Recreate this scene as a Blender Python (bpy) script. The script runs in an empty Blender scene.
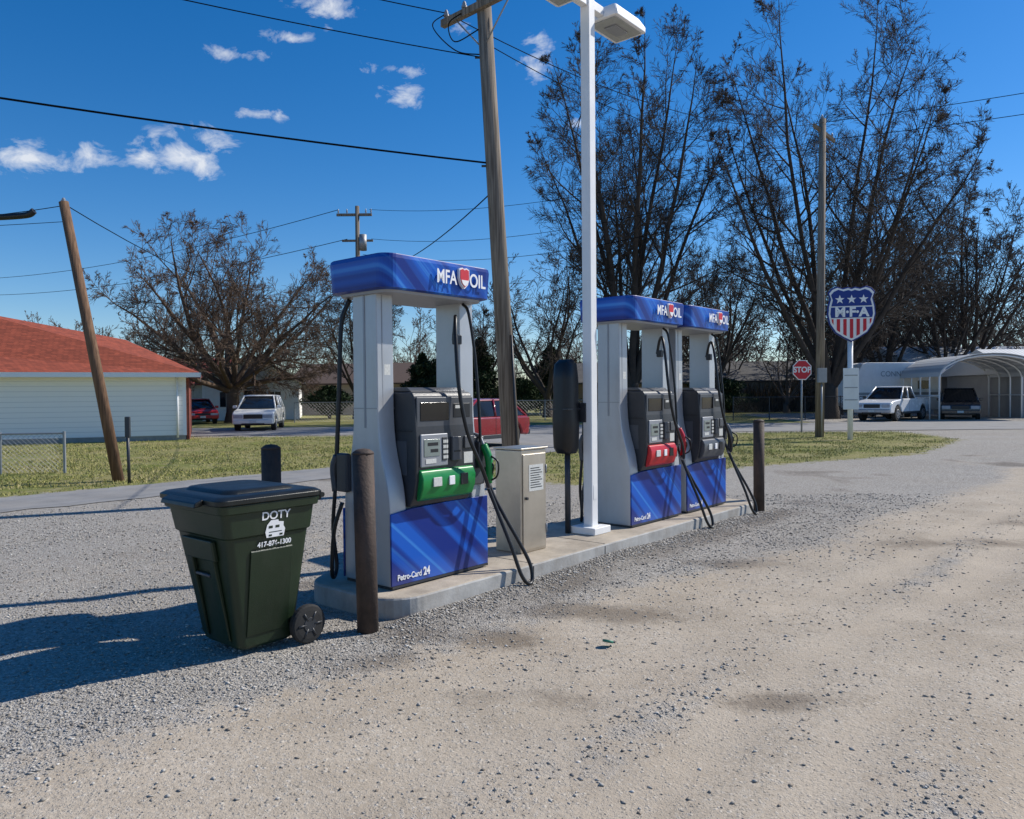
import bpy, bmesh, math, random
import numpy as np
from mathutils import Vector, Matrix, Quaternion
R=math.radians
scene=bpy.context.scene
COL=scene.collection
random.seed(7); np.random.seed(7)

# ------------------------------------------------------------------ materials
MATS={}
def nodes_of(m):
    m.use_nodes=True
    nt=m.node_tree; nt.nodes.clear()
    out=nt.nodes.new('ShaderNodeOutputMaterial'); b=nt.nodes.new('ShaderNodeBsdfPrincipled')
    nt.links.new(b.outputs[0],out.inputs[0])
    return nt,b
def mat(name,col,rough=.6,metal=0,var=.12,scale=6,bump=.0,bscale=40,spec=.5,coat=0,dirt=0.0,dirtcol=(.16,.13,.1)):
    if name in MATS: return MATS[name]
    m=bpy.data.materials.new(name); nt,b=nodes_of(m); N=nt.nodes; L=nt.links
    tc=N.new('ShaderNodeTexCoord')
    nz=N.new('ShaderNodeTexNoise'); nz.inputs['Scale'].default_value=scale; nz.inputs['Detail'].default_value=4
    nz.inputs['Roughness'].default_value=.65
    L.new(tc.outputs['Object'],nz.inputs['Vector'])
    rp=N.new('ShaderNodeValToRGB')
    rp.color_ramp.elements[0].position=.3; rp.color_ramp.elements[1].position=.7
    rp.color_ramp.elements[0].color=[c*(1-var) for c in col]+[1]
    rp.color_ramp.elements[1].color=[min(1,c*(1+var)) for c in col]+[1]
    L.new(nz.outputs['Fac'],rp.inputs[0])
    colout=rp.outputs[0]
    if dirt>0:
        n2=N.new('ShaderNodeTexNoise'); n2.inputs['Scale'].default_value=scale*.7; n2.inputs['Detail'].default_value=7
        n2.inputs['Roughness'].default_value=.75
        mp=N.new('ShaderNodeMapping'); mp.inputs['Scale'].default_value=(1,1,.25); mp.inputs['Location'].default_value=(3,5,7)
        L.new(tc.outputs['Object'],mp.inputs[0]); L.new(mp.outputs[0],n2.inputs['Vector'])
        mr=N.new('ShaderNodeMapRange'); mr.inputs[1].default_value=.48; mr.inputs[2].default_value=.75; mr.inputs[4].default_value=dirt
        L.new(n2.outputs['Fac'],mr.inputs[0])
        mx=N.new('ShaderNodeMix'); mx.data_type='RGBA'; L.new(mr.outputs[0],mx.inputs[0]); L.new(colout,mx.inputs[6]); mx.inputs[7].default_value=(*dirtcol,1)
        colout=mx.outputs[2]
    L.new(colout,b.inputs['Base Color'])
    rr=N.new('ShaderNodeMapRange'); rr.inputs[3].default_value=max(0,rough-.08); rr.inputs[4].default_value=min(1,rough+.1)
    L.new(nz.outputs['Fac'],rr.inputs[0]); L.new(rr.outputs[0],b.inputs['Roughness'])
    b.inputs['Metallic'].default_value=metal
    b.inputs['Specular IOR Level'].default_value=spec
    b.inputs['Coat Weight'].default_value=coat
    b.inputs['Coat Roughness'].default_value=.08
    if bump>0:
        bz=N.new('ShaderNodeTexNoise'); bz.inputs['Scale'].default_value=bscale; bz.inputs['Detail'].default_value=4
        L.new(tc.outputs['Object'],bz.inputs['Vector'])
        bp=N.new('ShaderNodeBump'); bp.inputs['Strength'].default_value=bump; bp.inputs['Distance'].default_value=.01
        L.new(bz.outputs['Fac'],bp.inputs['Height']); L.new(bp.outputs[0],b.inputs['Normal'])
    MATS[name]=m; return m

def mat_wood(name,c1,c2):
    m=bpy.data.materials.new(name); nt,b=nodes_of(m); N=nt.nodes; L=nt.links
    tc=N.new('ShaderNodeTexCoord'); mp=N.new('ShaderNodeMapping'); mp.inputs['Scale'].default_value=(22,22,.8)
    L.new(tc.outputs['Object'],mp.inputs[0])
    nz=N.new('ShaderNodeTexNoise'); nz.inputs['Scale'].default_value=1.5; nz.inputs['Detail'].default_value=8
    L.new(mp.outputs[0],nz.inputs['Vector'])
    rp=N.new('ShaderNodeValToRGB'); rp.color_ramp.elements[0].position=.35; rp.color_ramp.elements[1].position=.65
    rp.color_ramp.elements[0].color=(*c1,1); rp.color_ramp.elements[1].color=(*c2,1)
    L.new(nz.outputs['Fac'],rp.inputs[0]); L.new(rp.outputs[0],b.inputs['Base Color']); b.inputs['Roughness'].default_value=.9
    bp=N.new('ShaderNodeBump'); bp.inputs['Strength'].default_value=.6; bp.inputs['Distance'].default_value=.01
    L.new(nz.outputs['Fac'],bp.inputs['Height']); L.new(bp.outputs[0],b.inputs['Normal'])
    return m

def mat_bluegraphic():
    m=bpy.data.materials.new('blue_graphic_panel'); nt,b=nodes_of(m); N=nt.nodes; L=nt.links
    tc=N.new('ShaderNodeTexCoord')
    def wave(rot,scale,lo,hi):
        mp=N.new('ShaderNodeMapping'); mp.inputs['Rotation'].default_value=(0,R(rot),0)
        L.new(tc.outputs['Object'],mp.inputs[0])
        sp=N.new('ShaderNodeSeparateXYZ'); L.new(mp.outputs[0],sp.inputs[0])
        cb=N.new('ShaderNodeCombineXYZ'); L.new(sp.outputs[0],cb.inputs[0])
        w=N.new('ShaderNodeTexNoise'); w.inputs['Scale'].default_value=scale; w.inputs['Detail'].default_value=2
        L.new(cb.outputs[0],w.inputs['Vector'])
        r=N.new('ShaderNodeMapRange'); r.inputs[1].default_value=lo; r.inputs[2].default_value=hi
        L.new(w.outputs['Fac'],r.inputs[0]); return r.outputs[0]
    a=wave(48,4.2,.47,.54); c=wave(50,15,.53,.60)
    mx=N.new('ShaderNodeMix'); mx.data_type='RGBA'; mx.inputs[6].default_value=(.003,.024,.21,1); mx.inputs[7].default_value=(.006,.105,.52,1)
    L.new(a,mx.inputs[0])
    mul=N.new('ShaderNodeMath'); mul.operation='MULTIPLY'; L.new(a,mul.inputs[0]); L.new(c,mul.inputs[1])
    mu2=N.new('ShaderNodeMath'); mu2.operation='MULTIPLY'; L.new(mul.outputs[0],mu2.inputs[0]); mu2.inputs[1].default_value=.4
    m2=N.new('ShaderNodeMix'); m2.data_type='RGBA'; m2.inputs[7].default_value=(.08,.36,.80,1)
    L.new(mx.outputs[2],m2.inputs[6]); L.new(mu2.outputs[0],m2.inputs[0])
    sp=N.new('ShaderNodeSeparateXYZ'); L.new(tc.outputs['Object'],sp.inputs[0])
    dr=N.new('ShaderNodeMapRange'); dr.inputs[1].default_value=.03; dr.inputs[2].default_value=.22; dr.inputs[3].default_value=.14; dr.inputs[4].default_value=0
    L.new(sp.outputs[2],dr.inputs[0])
    m3=N.new('ShaderNodeMix'); m3.data_type='RGBA'; m3.inputs[7].default_value=(.3,.27,.23,1); L.new(m2.outputs[2],m3.inputs[6]); L.new(dr.outputs[0],m3.inputs[0])
    L.new(m3.outputs[2],b.inputs['Base Color']); b.inputs['Roughness'].default_value=.38; b.inputs['Specular IOR Level'].default_value=.35
    return m

def mat_siding():
    m=bpy.data.materials.new('white_lap_siding'); nt,b=nodes_of(m); N=nt.nodes; L=nt.links
    tc=N.new('ShaderNodeTexCoord'); sp=N.new('ShaderNodeSeparateXYZ'); L.new(tc.outputs['Object'],sp.inputs[0])
    mu=N.new('ShaderNodeMath'); mu.operation='MULTIPLY'; mu.inputs[1].default_value=5.5; L.new(sp.outputs[2],mu.inputs[0])
    fr=N.new('ShaderNodeMath'); fr.operation='FRACT'; L.new(mu.outputs[0],fr.inputs[0])
    rp=N.new('ShaderNodeValToRGB'); rp.color_ramp.elements[0].position=0; rp.color_ramp.elements[0].color=(.55,.55,.56,1)
    rp.color_ramp.elements[1].position=.14; rp.color_ramp.elements[1].color=(.90,.89,.86,1)
    L.new(fr.outputs[0],rp.inputs[0]); L.new(rp.outputs[0],b.inputs['Base Color']); b.inputs['Roughness'].default_value=.6
    return m

def mat_shingle(name,c):
    m=bpy.data.materials.new(name); nt,b=nodes_of(m); N=nt.nodes; L=nt.links
    tc=N.new('ShaderNodeTexCoord'); br=N.new('ShaderNodeTexBrick')
    br.inputs['Scale'].default_value=3.0
    br.inputs['Color1'].default_value=(*[x*.8 for x in c],1); br.inputs['Color2'].default_value=(*[min(1,x*1.25) for x in c],1)
    br.inputs['Mortar'].default_value=(*[x*.5 for x in c],1); br.inputs['Mortar Size'].default_value=.02
    br.inputs['Row Height'].default_value=.35
    sp=N.new('ShaderNodeSeparateXYZ'); L.new(tc.outputs['Object'],sp.inputs[0])
    ad=N.new('ShaderNodeMath'); L.new(sp.outputs[1],ad.inputs[0]); L.new(sp.outputs[0],ad.inputs[1])
    cb=N.new('ShaderNodeCombineXYZ'); L.new(ad.outputs[0],cb.inputs[0])
    m2=N.new('ShaderNodeMath'); m2.operation='MULTIPLY'; m2.inputs[1].default_value=2.0; L.new(sp.outputs[2],m2.inputs[0]); L.new(m2.outputs[0],cb.inputs[1])
    L.new(cb.outputs[0],br.inputs['Vector'])
    nz=N.new('ShaderNodeTexNoise'); nz.inputs['Scale'].default_value=3; nz.inputs['Detail'].default_value=6; L.new(tc.outputs['Object'],nz.inputs['Vector'])
    mx=N.new('ShaderNodeMix'); mx.data_type='RGBA'; mx.blend_type='MULTIPLY'; mx.inputs[0].default_value=.6
    L.new(br.outputs[0],mx.inputs[6]); 
    rp=N.new('ShaderNodeValToRGB'); rp.color_ramp.elements[0].position=.3; rp.color_ramp.elements[0].color=(.6,.6,.6,1); rp.color_ramp.elements[1].position=.7
    L.new(nz.outputs['Fac'],rp.inputs[0]); L.new(rp.outputs[0],mx.inputs[7])
    L.new(mx.outputs[2],b.inputs['Base Color']); b.inputs['Roughness'].default_value=.95
    return m

def mat_island(name,cols,rough=.9):
    """colour varies per loose piece (stone, blade, twig)"""
    m=bpy.data.materials.new(name); nt,b=nodes_of(m); N=nt.nodes; L=nt.links
    g=N.new('ShaderNodeNewGeometry'); rp=N.new('ShaderNodeValToRGB')
    e=rp.color_ramp.elements
    e[0].color=(*cols[0],1); e[1].color=(*cols[-1],1)
    for i,c in enumerate(cols[1:-1]):
        x=e.new((i+1)/(len(cols)-1)); x.color=(*c,1)
    L.new(g.outputs['Random Per Island'],rp.inputs[0]); L.new(rp.outputs[0],b.inputs['Base Color']); b.inputs['Roughness'].default_value=rough
    b.inputs['Specular IOR Level'].default_value=.25
    return m

M_silver=mat('silver_paint',(.47,.485,.505),.36,.3,.06,3,dirt=.25,dirtcol=(.27,.24,.20))
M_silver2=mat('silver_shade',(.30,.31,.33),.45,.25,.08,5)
M_char=mat('charcoal_plastic',(.034,.037,.043),.42,0,.15,8,.15,120,dirt=.12,dirtcol=(.15,.14,.12))
M_char2=mat('dark_grey_plastic',(.07,.075,.085),.4,0,.1,8,dirt=.15,dirtcol=(.2,.18,.15))
M_black=mat('black_rubber',(.009,.009,.010),.42,0,.2,12,dirt=.12,dirtcol=(.08,.07,.06))
M_blackg=mat('black_gloss',(.008,.008,.01),.12,0,.1,5)
M_green=mat('green_plastic',(.004,.22,.045),.35,0,.1,8)
M_red=mat('red_plastic',(.55,.010,.018),.35,0,.1,8)
M_white=mat('white_paint',(.82,.82,.81),.4,0,.04,4,dirt=.12,dirtcol=(.45,.42,.37))
M_whitet=mat('white_vinyl',(.87,.87,.87),.5,0,.02,4)
M_redt=mat('red_vinyl',(.60,.015,.03),.5,0,.05,4)
M_bluet=mat('blue_vinyl',(.006,.035,.24),.5,0,.05,4)
M_lcd=mat('lcd_screen',(.22,.26,.24),.15,0,.1,10)
M_label=mat('paper_label',(.62,.62,.58),.6,0,.15,60)
M_steel=mat('stainless_steel',(.56,.51,.44),.34,.85,.12,2.5,.05,3,dirt=.35,dirtcol=(.3,.25,.2))
M_conc=mat('island_concrete',(.42,.36,.28),.9,0,.25,3,.35,60,dirt=.6,dirtcol=(.20,.155,.11))
M_kerb=mat('kerb_steel',(.42,.41,.385),.75,.05,.22,4,.2,50,dirt=.65,dirtcol=(.20,.155,.11))
M_boll=mat('rusty_brown_paint',(.055,.038,.030),.75,0,.4,9,.4,60,dirt=.6,dirtcol=(.15,.08,.05))
M_cart=mat('cart_green_plastic',(.013,.028,.011),.42,0,.15,6,.2,200,dirt=.20,dirtcol=(.09,.09,.07))
M_cartlid=mat('cart_lid_plastic',(.006,.008,.007),.36,0,.2,6,.15,150,dirt=.22,dirtcol=(.07,.065,.055))
M_wood=mat_wood('weathered_pole_wood',(.12,.095,.072),(.28,.235,.185))
M_wood2=mat_wood('brown_pole_wood',(.10,.055,.03),(.22,.125,.07))
M_glass=mat('car_glass',(.012,.015,.018),.06,0,.1,3)
M_tyre=mat('tyre',(.02,.02,.02),.85,0,.2,10,dirt=.2,dirtcol=(.10,.08,.065))
M_hub=mat('wheel_hub',(.4,.4,.42),.35,.7,.1,5)
M_blue=mat_bluegraphic()
M_siding=mat_siding()
M_roofr=mat_shingle('red_shingles',(.35,.075,.036))
M_roofg=mat_shingle('grey_shingles',(.10,.095,.09))
M_wire=mat('cable',(.008,.008,.008),.9,spec=.05)
M_galv=mat('galvanised',(.33,.34,.35),.5,.5,.1,5)
M_dark=mat('dark_opening',(.015,.015,.017),.4)

# ------------------------------------------------------------------ builders
def link(o,parent):
    COL.objects.link(o)
    if parent is not None: o.parent=parent
    return o
def root(name,loc=(0,0,0),rz=0):
    e=bpy.data.objects.new(name,None); e.location=loc; e.rotation_euler=(0,0,R(rz)); e.empty_display_size=.2
    COL.objects.link(e); return e
def mesh_obj(name,verts,faces,m,parent=None,smooth=False,bevel=0,seg=2,fix=True):
    me=bpy.data.meshes.new(name); me.from_pydata([tuple(v) for v in verts],[],faces)
    if fix:
        bm=bmesh.new(); bm.from_mesh(me); bmesh.ops.recalc_face_normals(bm,faces=bm.faces); bm.to_mesh(me); bm.free()
    me.materials.append(m)
    if smooth:
        me.polygons.foreach_set('use_smooth',[True]*len(me.polygons))
    o=bpy.data.objects.new(name,me); link(o,parent)
    if bevel>0:
        md=o.modifiers.new('b','BEVEL'); md.width=bevel; md.segments=seg; md.limit_method='ANGLE'; md.angle_limit=R(35)
        me.polygons.foreach_set('use_smooth',[True]*len(me.polygons))
        md.harden_normals=True
    return o
def box(name,parent,x0,x1,y0,y1,z0,z1,m,bevel=0.0):
    v=[(x,y,z) for z in (z0,z1) for y in (y0,y1) for x in (x0,x1)]
    f=[(0,1,3,2),(4,5,7,6),(0,1,5,4),(2,3,7,6),(0,2,6,4),(1,3,7,5)]
    return mesh_obj(name,v,f,m,parent,bevel=bevel)
def prism(name,parent,pts,axis,a0,a1,m,bevel=0,seg=2):
    n=len(pts)
    def P(p,a):
        return {'x':(a,p[0],p[1]),'y':(p[0],a,p[1]),'z':(p[0],p[1],a)}[axis]
    v=[P(p,a0) for p in pts]+[P(p,a1) for p in pts]
    f=[tuple(range(n)),tuple(range(n,2*n))]+[(i,(i+1)%n,n+(i+1)%n,n+i) for i in range(n)]
    return mesh_obj(name,v,f,m,parent,bevel=bevel,seg=seg)
def loft(name,parent,rings,m,cap=True,smooth=False,bevel=0):
    n=len(rings[0]); v=[p for r in rings for p in r]; f=[]
    for k in range(len(rings)-1):
        for i in range(n):
            j=(i+1)%n; f.append((k*n+i,k*n+j,(k+1)*n+j,(k+1)*n+i))
    if cap: f.append(tuple(range(n))); f.append(tuple(range((len(rings)-1)*n,len(rings)*n)))
    return mesh_obj(name,v,f,m,parent,smooth=smooth,bevel=bevel)
def rr(x0,x1,y0,y1,r,z,n=4):
    out=[]
    for cx,cy,a in ((x1-r,y0+r,-90),(x1-r,y1-r,0),(x0+r,y1-r,90),(x0+r,y0+r,180)):
        for i in range(n+1):
            t=R(a+90*i/n); out.append((cx+r*math.cos(t),cy+r*math.sin(t),z))
    return out
def frames(pts):
    res=[]
    for i,p in enumerate(pts):
        a=pts[max(0,i-1)]; b=pts[min(len(pts)-1,i+1)]
        t=(b-a); t=t.normalized() if t.length>1e-9 else Vector((0,0,1))
        res.append(t)
    return res
def tube_geo(pts,rad,k,verts,faces,cap=True):
    pts=[Vector(p) for p in pts]; T=frames(pts)
    up=Vector((0,0,1)) if abs(T[0].z)<.9 else Vector((1,0,0))
    nrm=T[0].cross(up).normalized(); base=len(verts)
    for i,(p,t) in enumerate(zip(pts,T)):
        nrm=(nrm-t*nrm.dot(t)); nrm=nrm.normalized() if nrm.length>1e-6 else t.orthogonal().normalized()
        bn=t.cross(nrm); r=rad[i] if hasattr(rad,'__len__') else rad
        for j in range(k):
            a=2*math.pi*j/k; verts.append(p+nrm*(r*math.cos(a))+bn*(r*math.sin(a)))
    for i in range(len(pts)-1):
        for j in range(k):
            a=base+i*k+j; b=base+i*k+(j+1)%k; faces.append((a,b,b+k,a+k))
    if cap:
        faces.append(tuple(base+j for j in range(k-1,-1,-1))); e=base+(len(pts)-1)*k; faces.append(tuple(e+j for j in range(k)))
def smooth_pts(pts,sub=8):
    P=[Vector(p) for p in pts]; P=[2*P[0]-P[1]]+P+[2*P[-1]-P[-2]]; out=[]
    for i in range(1,len(P)-2):
        p0,p1,p2,p3=P[i-1:i+3]
        for s in range(sub):
            t=s/sub; out.append(.5*((2*p1)+(p2-p0)*t+(2*p0-5*p1+4*p2-p3)*t*t+(3*p1-p0-3*p2+p3)*t**3))
    out.append(P[-2]); return out
def tube(name,parent,pts,r,m,k=10,sm=True,sub=8):
    v=[];f=[]; tube_geo(smooth_pts(pts,sub) if sm and len(pts)>2 else pts,r,k,v,f)
    o=mesh_obj(name,v,f,m,parent,fix=False); 
    o.data.polygons.foreach_set('use_smooth',[len(p.vertices)==4 for p in o.data.polygons]); return o
def cyl(name,parent,p0,p1,r0,m,r1=None,k=24,bevel=0):
    r1=r0 if r1 is None else r1; v=[];f=[]
    tube_geo([p0,p1],[r0,r1],k,v,f); o=mesh_obj(name,v,f,m,parent,fix=True,bevel=bevel)
    if not bevel: o.data.polygons.foreach_set('use_smooth',[len(p.vertices)==4 for p in o.data.polygons])
    return o
def txt(name,parent,body,loc,size,m,rz=0,sx=1,rx=90,ex=.0015,bold=0.0,align='CENTER'):
    c=bpy.data.curves.new(name,'FONT'); c.body=body; c.size=size; c.extrude=ex; c.offset=bold; c.align_x=align; c.align_y='CENTER'
    c.materials.append(m); o=bpy.data.objects.new(name,c); o.location=loc; o.rotation_euler=(R(rx),0,R(rz)); o.scale=(sx,1,1)
    return link(o,parent)

# ------------------------------------------------------------------ frame of the pump island
O=Vector((-.768,5.43,0)); TH=40.3
U=Vector((math.sin(R(TH)),math.cos(R(TH)),0)); V=Vector((-U.y,U.x,0)); RZ=90-TH
def IL(s,t,z=0): return O+U*s+V*t+Vector((0,0,z))

# ------------------------------------------------------------------ ground
LEFT_GRASS=[(-120,-10),(-20.5,1.5),(-8.3,12.3),(-4.1,17.0),(-2.6,20),(-2.2,30.6),(-30,30.8),(-120,31)]
STRIP=[(-.2,14.6),(1.2,13.4),(3.6,15.6),(6.5,17.2),(10.2,19.3),(14.6,25.0),(15.4,30.6),(9,30.6),(3.5,24),(0.6,20.6),(-1.6,17.2)]
FAR=[(-400,39.4),(-13.6,39.4),(-8.5,39.4),(15.5,39.4),(16.5,60),(60,62),(400,60),(400,500),(-400,500)]
def seg_dist(px,py,poly):
    n=len(poly); d=np.full(px.shape,1e9); ins=np.zeros(px.shape,bool)
    for i in range(n):
        x1,y1=poly[i]; x2,y2=poly[(i+1)%n]; dx,dy=x2-x1,y2-y1
        t=np.clip(((px-x1)*dx+(py-y1)*dy)/(dx*dx+dy*dy),0,1)
        d=np.minimum(d,np.hypot(px-x1-t*dx,py-y1-t*dy))
        c=((y1>py)!=(y2>py))&(px<(x2-x1)*(py-y1)/((y2-y1) if y2!=y1 else 1e-9)+x1); ins^=c
    return np.where(ins,d,-d)
def vnoise(x,y,sc,seed):
    rng=np.random.RandomState(seed); G=rng.rand(64,64)
    X=x*sc;Y=y*sc; xi=np.floor(X).astype(int);yi=np.floor(Y).astype(int);fx=X-xi;fy=Y-yi
    fx=fx*fx*(3-2*fx);fy=fy*fy*(3-2*fy); a=lambda i,j:G[(yi+j)%64,(xi+i)%64]
    return (a(0,0)*(1-fx)+a(1,0)*fx)*(1-fy)+(a(0,1)*(1-fx)+a(1,1)*fx)*fy
def grassval(x,y):
    d=np.maximum(np.maximum(seg_dist(x,y,LEFT_GRASS),seg_dist(x,y,STRIP)),seg_dist(x,y,FAR))
    return np.clip(.5+d/1.2,0,1)
def st(x,y):
    a=(x-O.x)*U.x+(y-O.y)*U.y; b=(x-O.x)*V.x+(y-O.y)*V.y; return a,b
def trackf(x,y):
    a,b=st(x,y); w=.30*(vnoise(x,y,.3,9)-.5); t=0
    for off,wd,k,sl in ((-1.55,.20,.8,.10),(-2.35,.24,1,.07),(-3.0,.20,.7,.11),(-3.9,.26,1,.06),(-5.3,.3,.8,.03),(-6.6,.3,.7,.05)):
        t=np.maximum(t,k*np.exp(-((b-off+sl*a+w*2)/wd)**2))
    return t*(.45+.8*vnoise(x,y,.6,14))
def height(x,y):
    a,b=st(x,y)
    m=np.clip((7-b)/2,0,1)*np.clip((40-np.hypot(x,y))/20,0,1)
    m*=np.clip(.15+np.abs(b-.5)-.75,0.1,1)
    h=(vnoise(x,y,.35,1)-.5)*.05+(vnoise(x,y,1.1,2)-.5)*.032+(vnoise(x,y,3.3,3)-.5)*.016
    # gravel banked up against the kerb
    bank=.045*np.exp(-(np.minimum(b+.02,0)/.16)**2)*(b<.05)*np.clip((a+.3)/.4,0,1)*np.clip((6.4-a)/.4,0,1)*(.2+1.0*vnoise(x,y,1.9,81))
    return (h-.020*trackf(x,y))*m+bank
def axis_lines(lo,hi,step,far):
    c=list(np.arange(lo,hi+1e-6,step)); s=step; x=hi; 
    while x<far: s*=1.25; x+=s; c.append(x)
    s=step; x=lo
    while x>-far: s*=1.25; x-=s; c.insert(0,x)
    return np.array(c)
gx=axis_lines(-10,12,.10,700); gy=axis_lines(1.5,18,.10,900)
gy=gy[gy>-60]
XX,YY=np.meshgrid(gx,gy); nx,ny=len(gx),len(gy)
ZZ=height(XX,YY)
verts=np.stack([XX.ravel(),YY.ravel(),ZZ.ravel()],1)
me=bpy.data.meshes.new('ground'); ii=np.arange(ny-1)[:,None]*nx+np.arange(nx-1)[None,:]
F=np.stack([ii,ii+1,ii+1+nx,ii+nx],-1).reshape(-1,4)
me.vertices.add(len(verts)); me.vertices.foreach_set('co',verts.ravel())
me.loops.add(F.size); me.loops.foreach_set('vertex_index',F.ravel().astype(np.int32))
me.polygons.add(len(F)); me.polygons.foreach_set('loop_start',np.arange(0,F.size,4).astype(np.int32)); me.polygons.foreach_set('loop_total',np.full(len(F),4,np.int32))
me.update(); me.validate(); me.polygons.foreach_set('use_smooth',[True]*len(F))
def add_attr(me,nm,vals):
    a=me.attributes.new(nm,'FLOAT','POINT'); a.data.foreach_set('value',np.asarray(vals,dtype=np.float32).ravel())
add_attr(me,'grass',grassval(XX,YY))
def loosef(x,y):
    a,b=st(x,y)
    edge=-.60-.10*np.clip(a,-3,20)+.8*(vnoise(x,y,.5,5)-.5)
    l=np.clip((b-edge)/.8+.5,0,1)
    l*=.62+.75*vnoise(x,y,.7,6)
    l=np.maximum(l,np.clip(vnoise(x,y,.25,11)*1.6-1.0,0,1)*.5)
    l=np.maximum(l,.7*np.exp(-((b+1.95+.09*a+.3*vnoise(x,y,.3,9))/.25)**2)*vnoise(x,y,.8,12))
    l=np.maximum(l,.7*np.exp(-((b+3.35+.08*a+.3*vnoise(x,y,.3,9))/.25)**2)*vnoise(x,y,.8,13))
    return np.clip(l-.35*trackf(x,y),0,1)
aa,bb=st(XX,YY)
add_attr(me,'loose',loosef(XX,YY))
add_attr(me,'track',trackf(XX,YY)*np.clip((7.5-bb)/1,0,1))
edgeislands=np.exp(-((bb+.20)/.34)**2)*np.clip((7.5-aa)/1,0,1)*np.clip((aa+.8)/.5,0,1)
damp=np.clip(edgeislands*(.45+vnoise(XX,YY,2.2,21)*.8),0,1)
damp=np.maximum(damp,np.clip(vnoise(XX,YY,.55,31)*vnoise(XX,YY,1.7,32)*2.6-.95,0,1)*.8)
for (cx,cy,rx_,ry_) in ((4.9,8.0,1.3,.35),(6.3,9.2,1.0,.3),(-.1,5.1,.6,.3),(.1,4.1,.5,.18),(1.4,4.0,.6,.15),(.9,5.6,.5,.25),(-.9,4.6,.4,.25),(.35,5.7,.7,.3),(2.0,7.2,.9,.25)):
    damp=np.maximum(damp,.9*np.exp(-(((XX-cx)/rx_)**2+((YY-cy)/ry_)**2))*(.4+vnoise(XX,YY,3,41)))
add_attr(me,'damp',damp)
M_ground=bpy.data.materials.new('gravel_and_grass_ground'); nt,b=nodes_of(M_ground); N=nt.nodes; L=nt.links
tc=N.new('ShaderNodeTexCoord'); OB=tc.outputs['Object']
def attr(n):
    a=N.new('ShaderNodeAttribute'); a.attribute_name=n; return a.outputs['Fac']
def noise(s,d=4,r=.6):
    n=N.new('ShaderNodeTexNoise'); n.inputs['Scale'].default_value=s; n.inputs['Detail'].default_value=d; n.inputs['Roughness'].default_value=r
    L.new(OB,n.inputs['Vector']); return n.outputs['Fac']
def mrange(x,a,b_,c=0,d=1):
    n=N.new('ShaderNodeMapRange'); n.inputs[1].default_value=a; n.inputs[2].default_value=b_; n.inputs[3].default_value=c; n.inputs[4].default_value=d
    L.new(x,n.inputs[0]); return n.outputs[0]
def mixc(f,a,b_,bt='MIX'):
    n=N.new('ShaderNodeMix'); n.data_type='RGBA'; n.blend_type=bt
    for s,v in ((0,f),(6,a),(7,b_)):
        if isinstance(v,tuple): n.inputs[s].default_value=(*v,1)
        elif isinstance(v,(int,float)): n.inputs[s].default_value=v
        else: L.new(v,n.inputs[s])
    return n.outputs[2]
def math2(op,a,b_):
    n=N.new('ShaderNodeMath'); n.operation=op
    for s,v in ((0,a),(1,b_)):
        if isinstance(v,(int,float)): n.inputs[s].default_value=v
        else: L.new(v,n.inputs[s])
    return n.outputs[0]
def voro(s):
    n=N.new('ShaderNodeTexVoronoi'); n.inputs['Scale'].default_value=s; L.new(OB,n.inputs['Vector']); 
    sep=N.new('ShaderNodeSeparateColor'); L.new(n.outputs['Color'],sep.inputs[0])
    return n.outputs['Distance'],sep.outputs[0],sep.outputs[1]
d1,c1,c1b=voro(60); d2,c2,c2b=voro(130)
lo=math2('ADD',attr('loose'),math2('MULTIPLY',math2('SUBTRACT',noise(6,5,.7),.5),1.6)); lo=mrange(lo,.3,.75)
tan=mixc(mrange(noise(1.1,6,.65),.35,.68),(.41,.34,.255),(.58,.50,.395))
tan=mixc(mrange(noise(26,5,.75),.35,.65,0,.6),tan,(.32,.26,.19))
stone=mixc(c1,(.16,.15,.135),(.62,.59,.54)); stone2=mixc(c2,(.20,.18,.155),(.55,.515,.46))
stone=mixc(mrange(c1b,.45,.55),stone,stone2)
spk=mrange(c1b,.80,.84); spk2=mrange(c2b,.74,.78)
tan=mixc(math2('MULTIPLY',spk,.5),tan,mixc(c1,(.19,.16,.12),(.64,.59,.51)))
tan=mixc(math2('MULTIPLY',spk2,.5),tan,mixc(c2,(.21,.18,.14),(.60,.55,.47)))
grav=mixc(lo,tan,mixc(.30,stone,(.41,.37,.31)))
grav=mixc(mrange(noise(.45,5,.6),.4,.7,0,.32),grav,(.31,.27,.215))
grav=mixc(mrange(math2('ADD',attr('track'),math2('MULTIPLY',math2('SUBTRACT',noise(7,3,.7),.5),.8)),.3,.9,0,.55),grav,(.50,.42,.32))
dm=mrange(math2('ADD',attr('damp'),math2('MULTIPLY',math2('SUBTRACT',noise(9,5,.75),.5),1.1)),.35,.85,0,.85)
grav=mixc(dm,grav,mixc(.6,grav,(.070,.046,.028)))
gr=attr('grass'); gm=mrange(math2('ADD',gr,math2('MULTIPLY',math2('SUBTRACT',noise(3.5,6,.75),.5),1.8)),.42,.6)
gcol=mixc(mrange(noise(.55,6,.7),.38,.60),(.19,.215,.045),(.37,.315,.135))
gcol=mixc(mrange(noise(14,4,.8),.35,.65,0,.5),gcol,(.125,.14,.038))
gcol=mixc(mrange(noise(3.3,4,.8),.53,.66,0,.8),gcol,(.40,.335,.21))
allc=mixc(gm,grav,gcol); L.new(allc,b.inputs['Base Color']); b.inputs['Roughness'].default_value=.95; b.inputs['Specular IOR Level'].default_value=.2
h1=math2('MULTIPLY',mrange(d1,0,.6,1,0),math2('ADD',math2('MULTIPLY',lo,.8),math2('MULTIPLY',spk,.5)))
h2=math2('MULTIPLY',mrange(d2,0,.6,1,0),math2('ADD',math2('MULTIPLY',lo,.4),math2('MULTIPLY',spk2,.3)))
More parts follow.
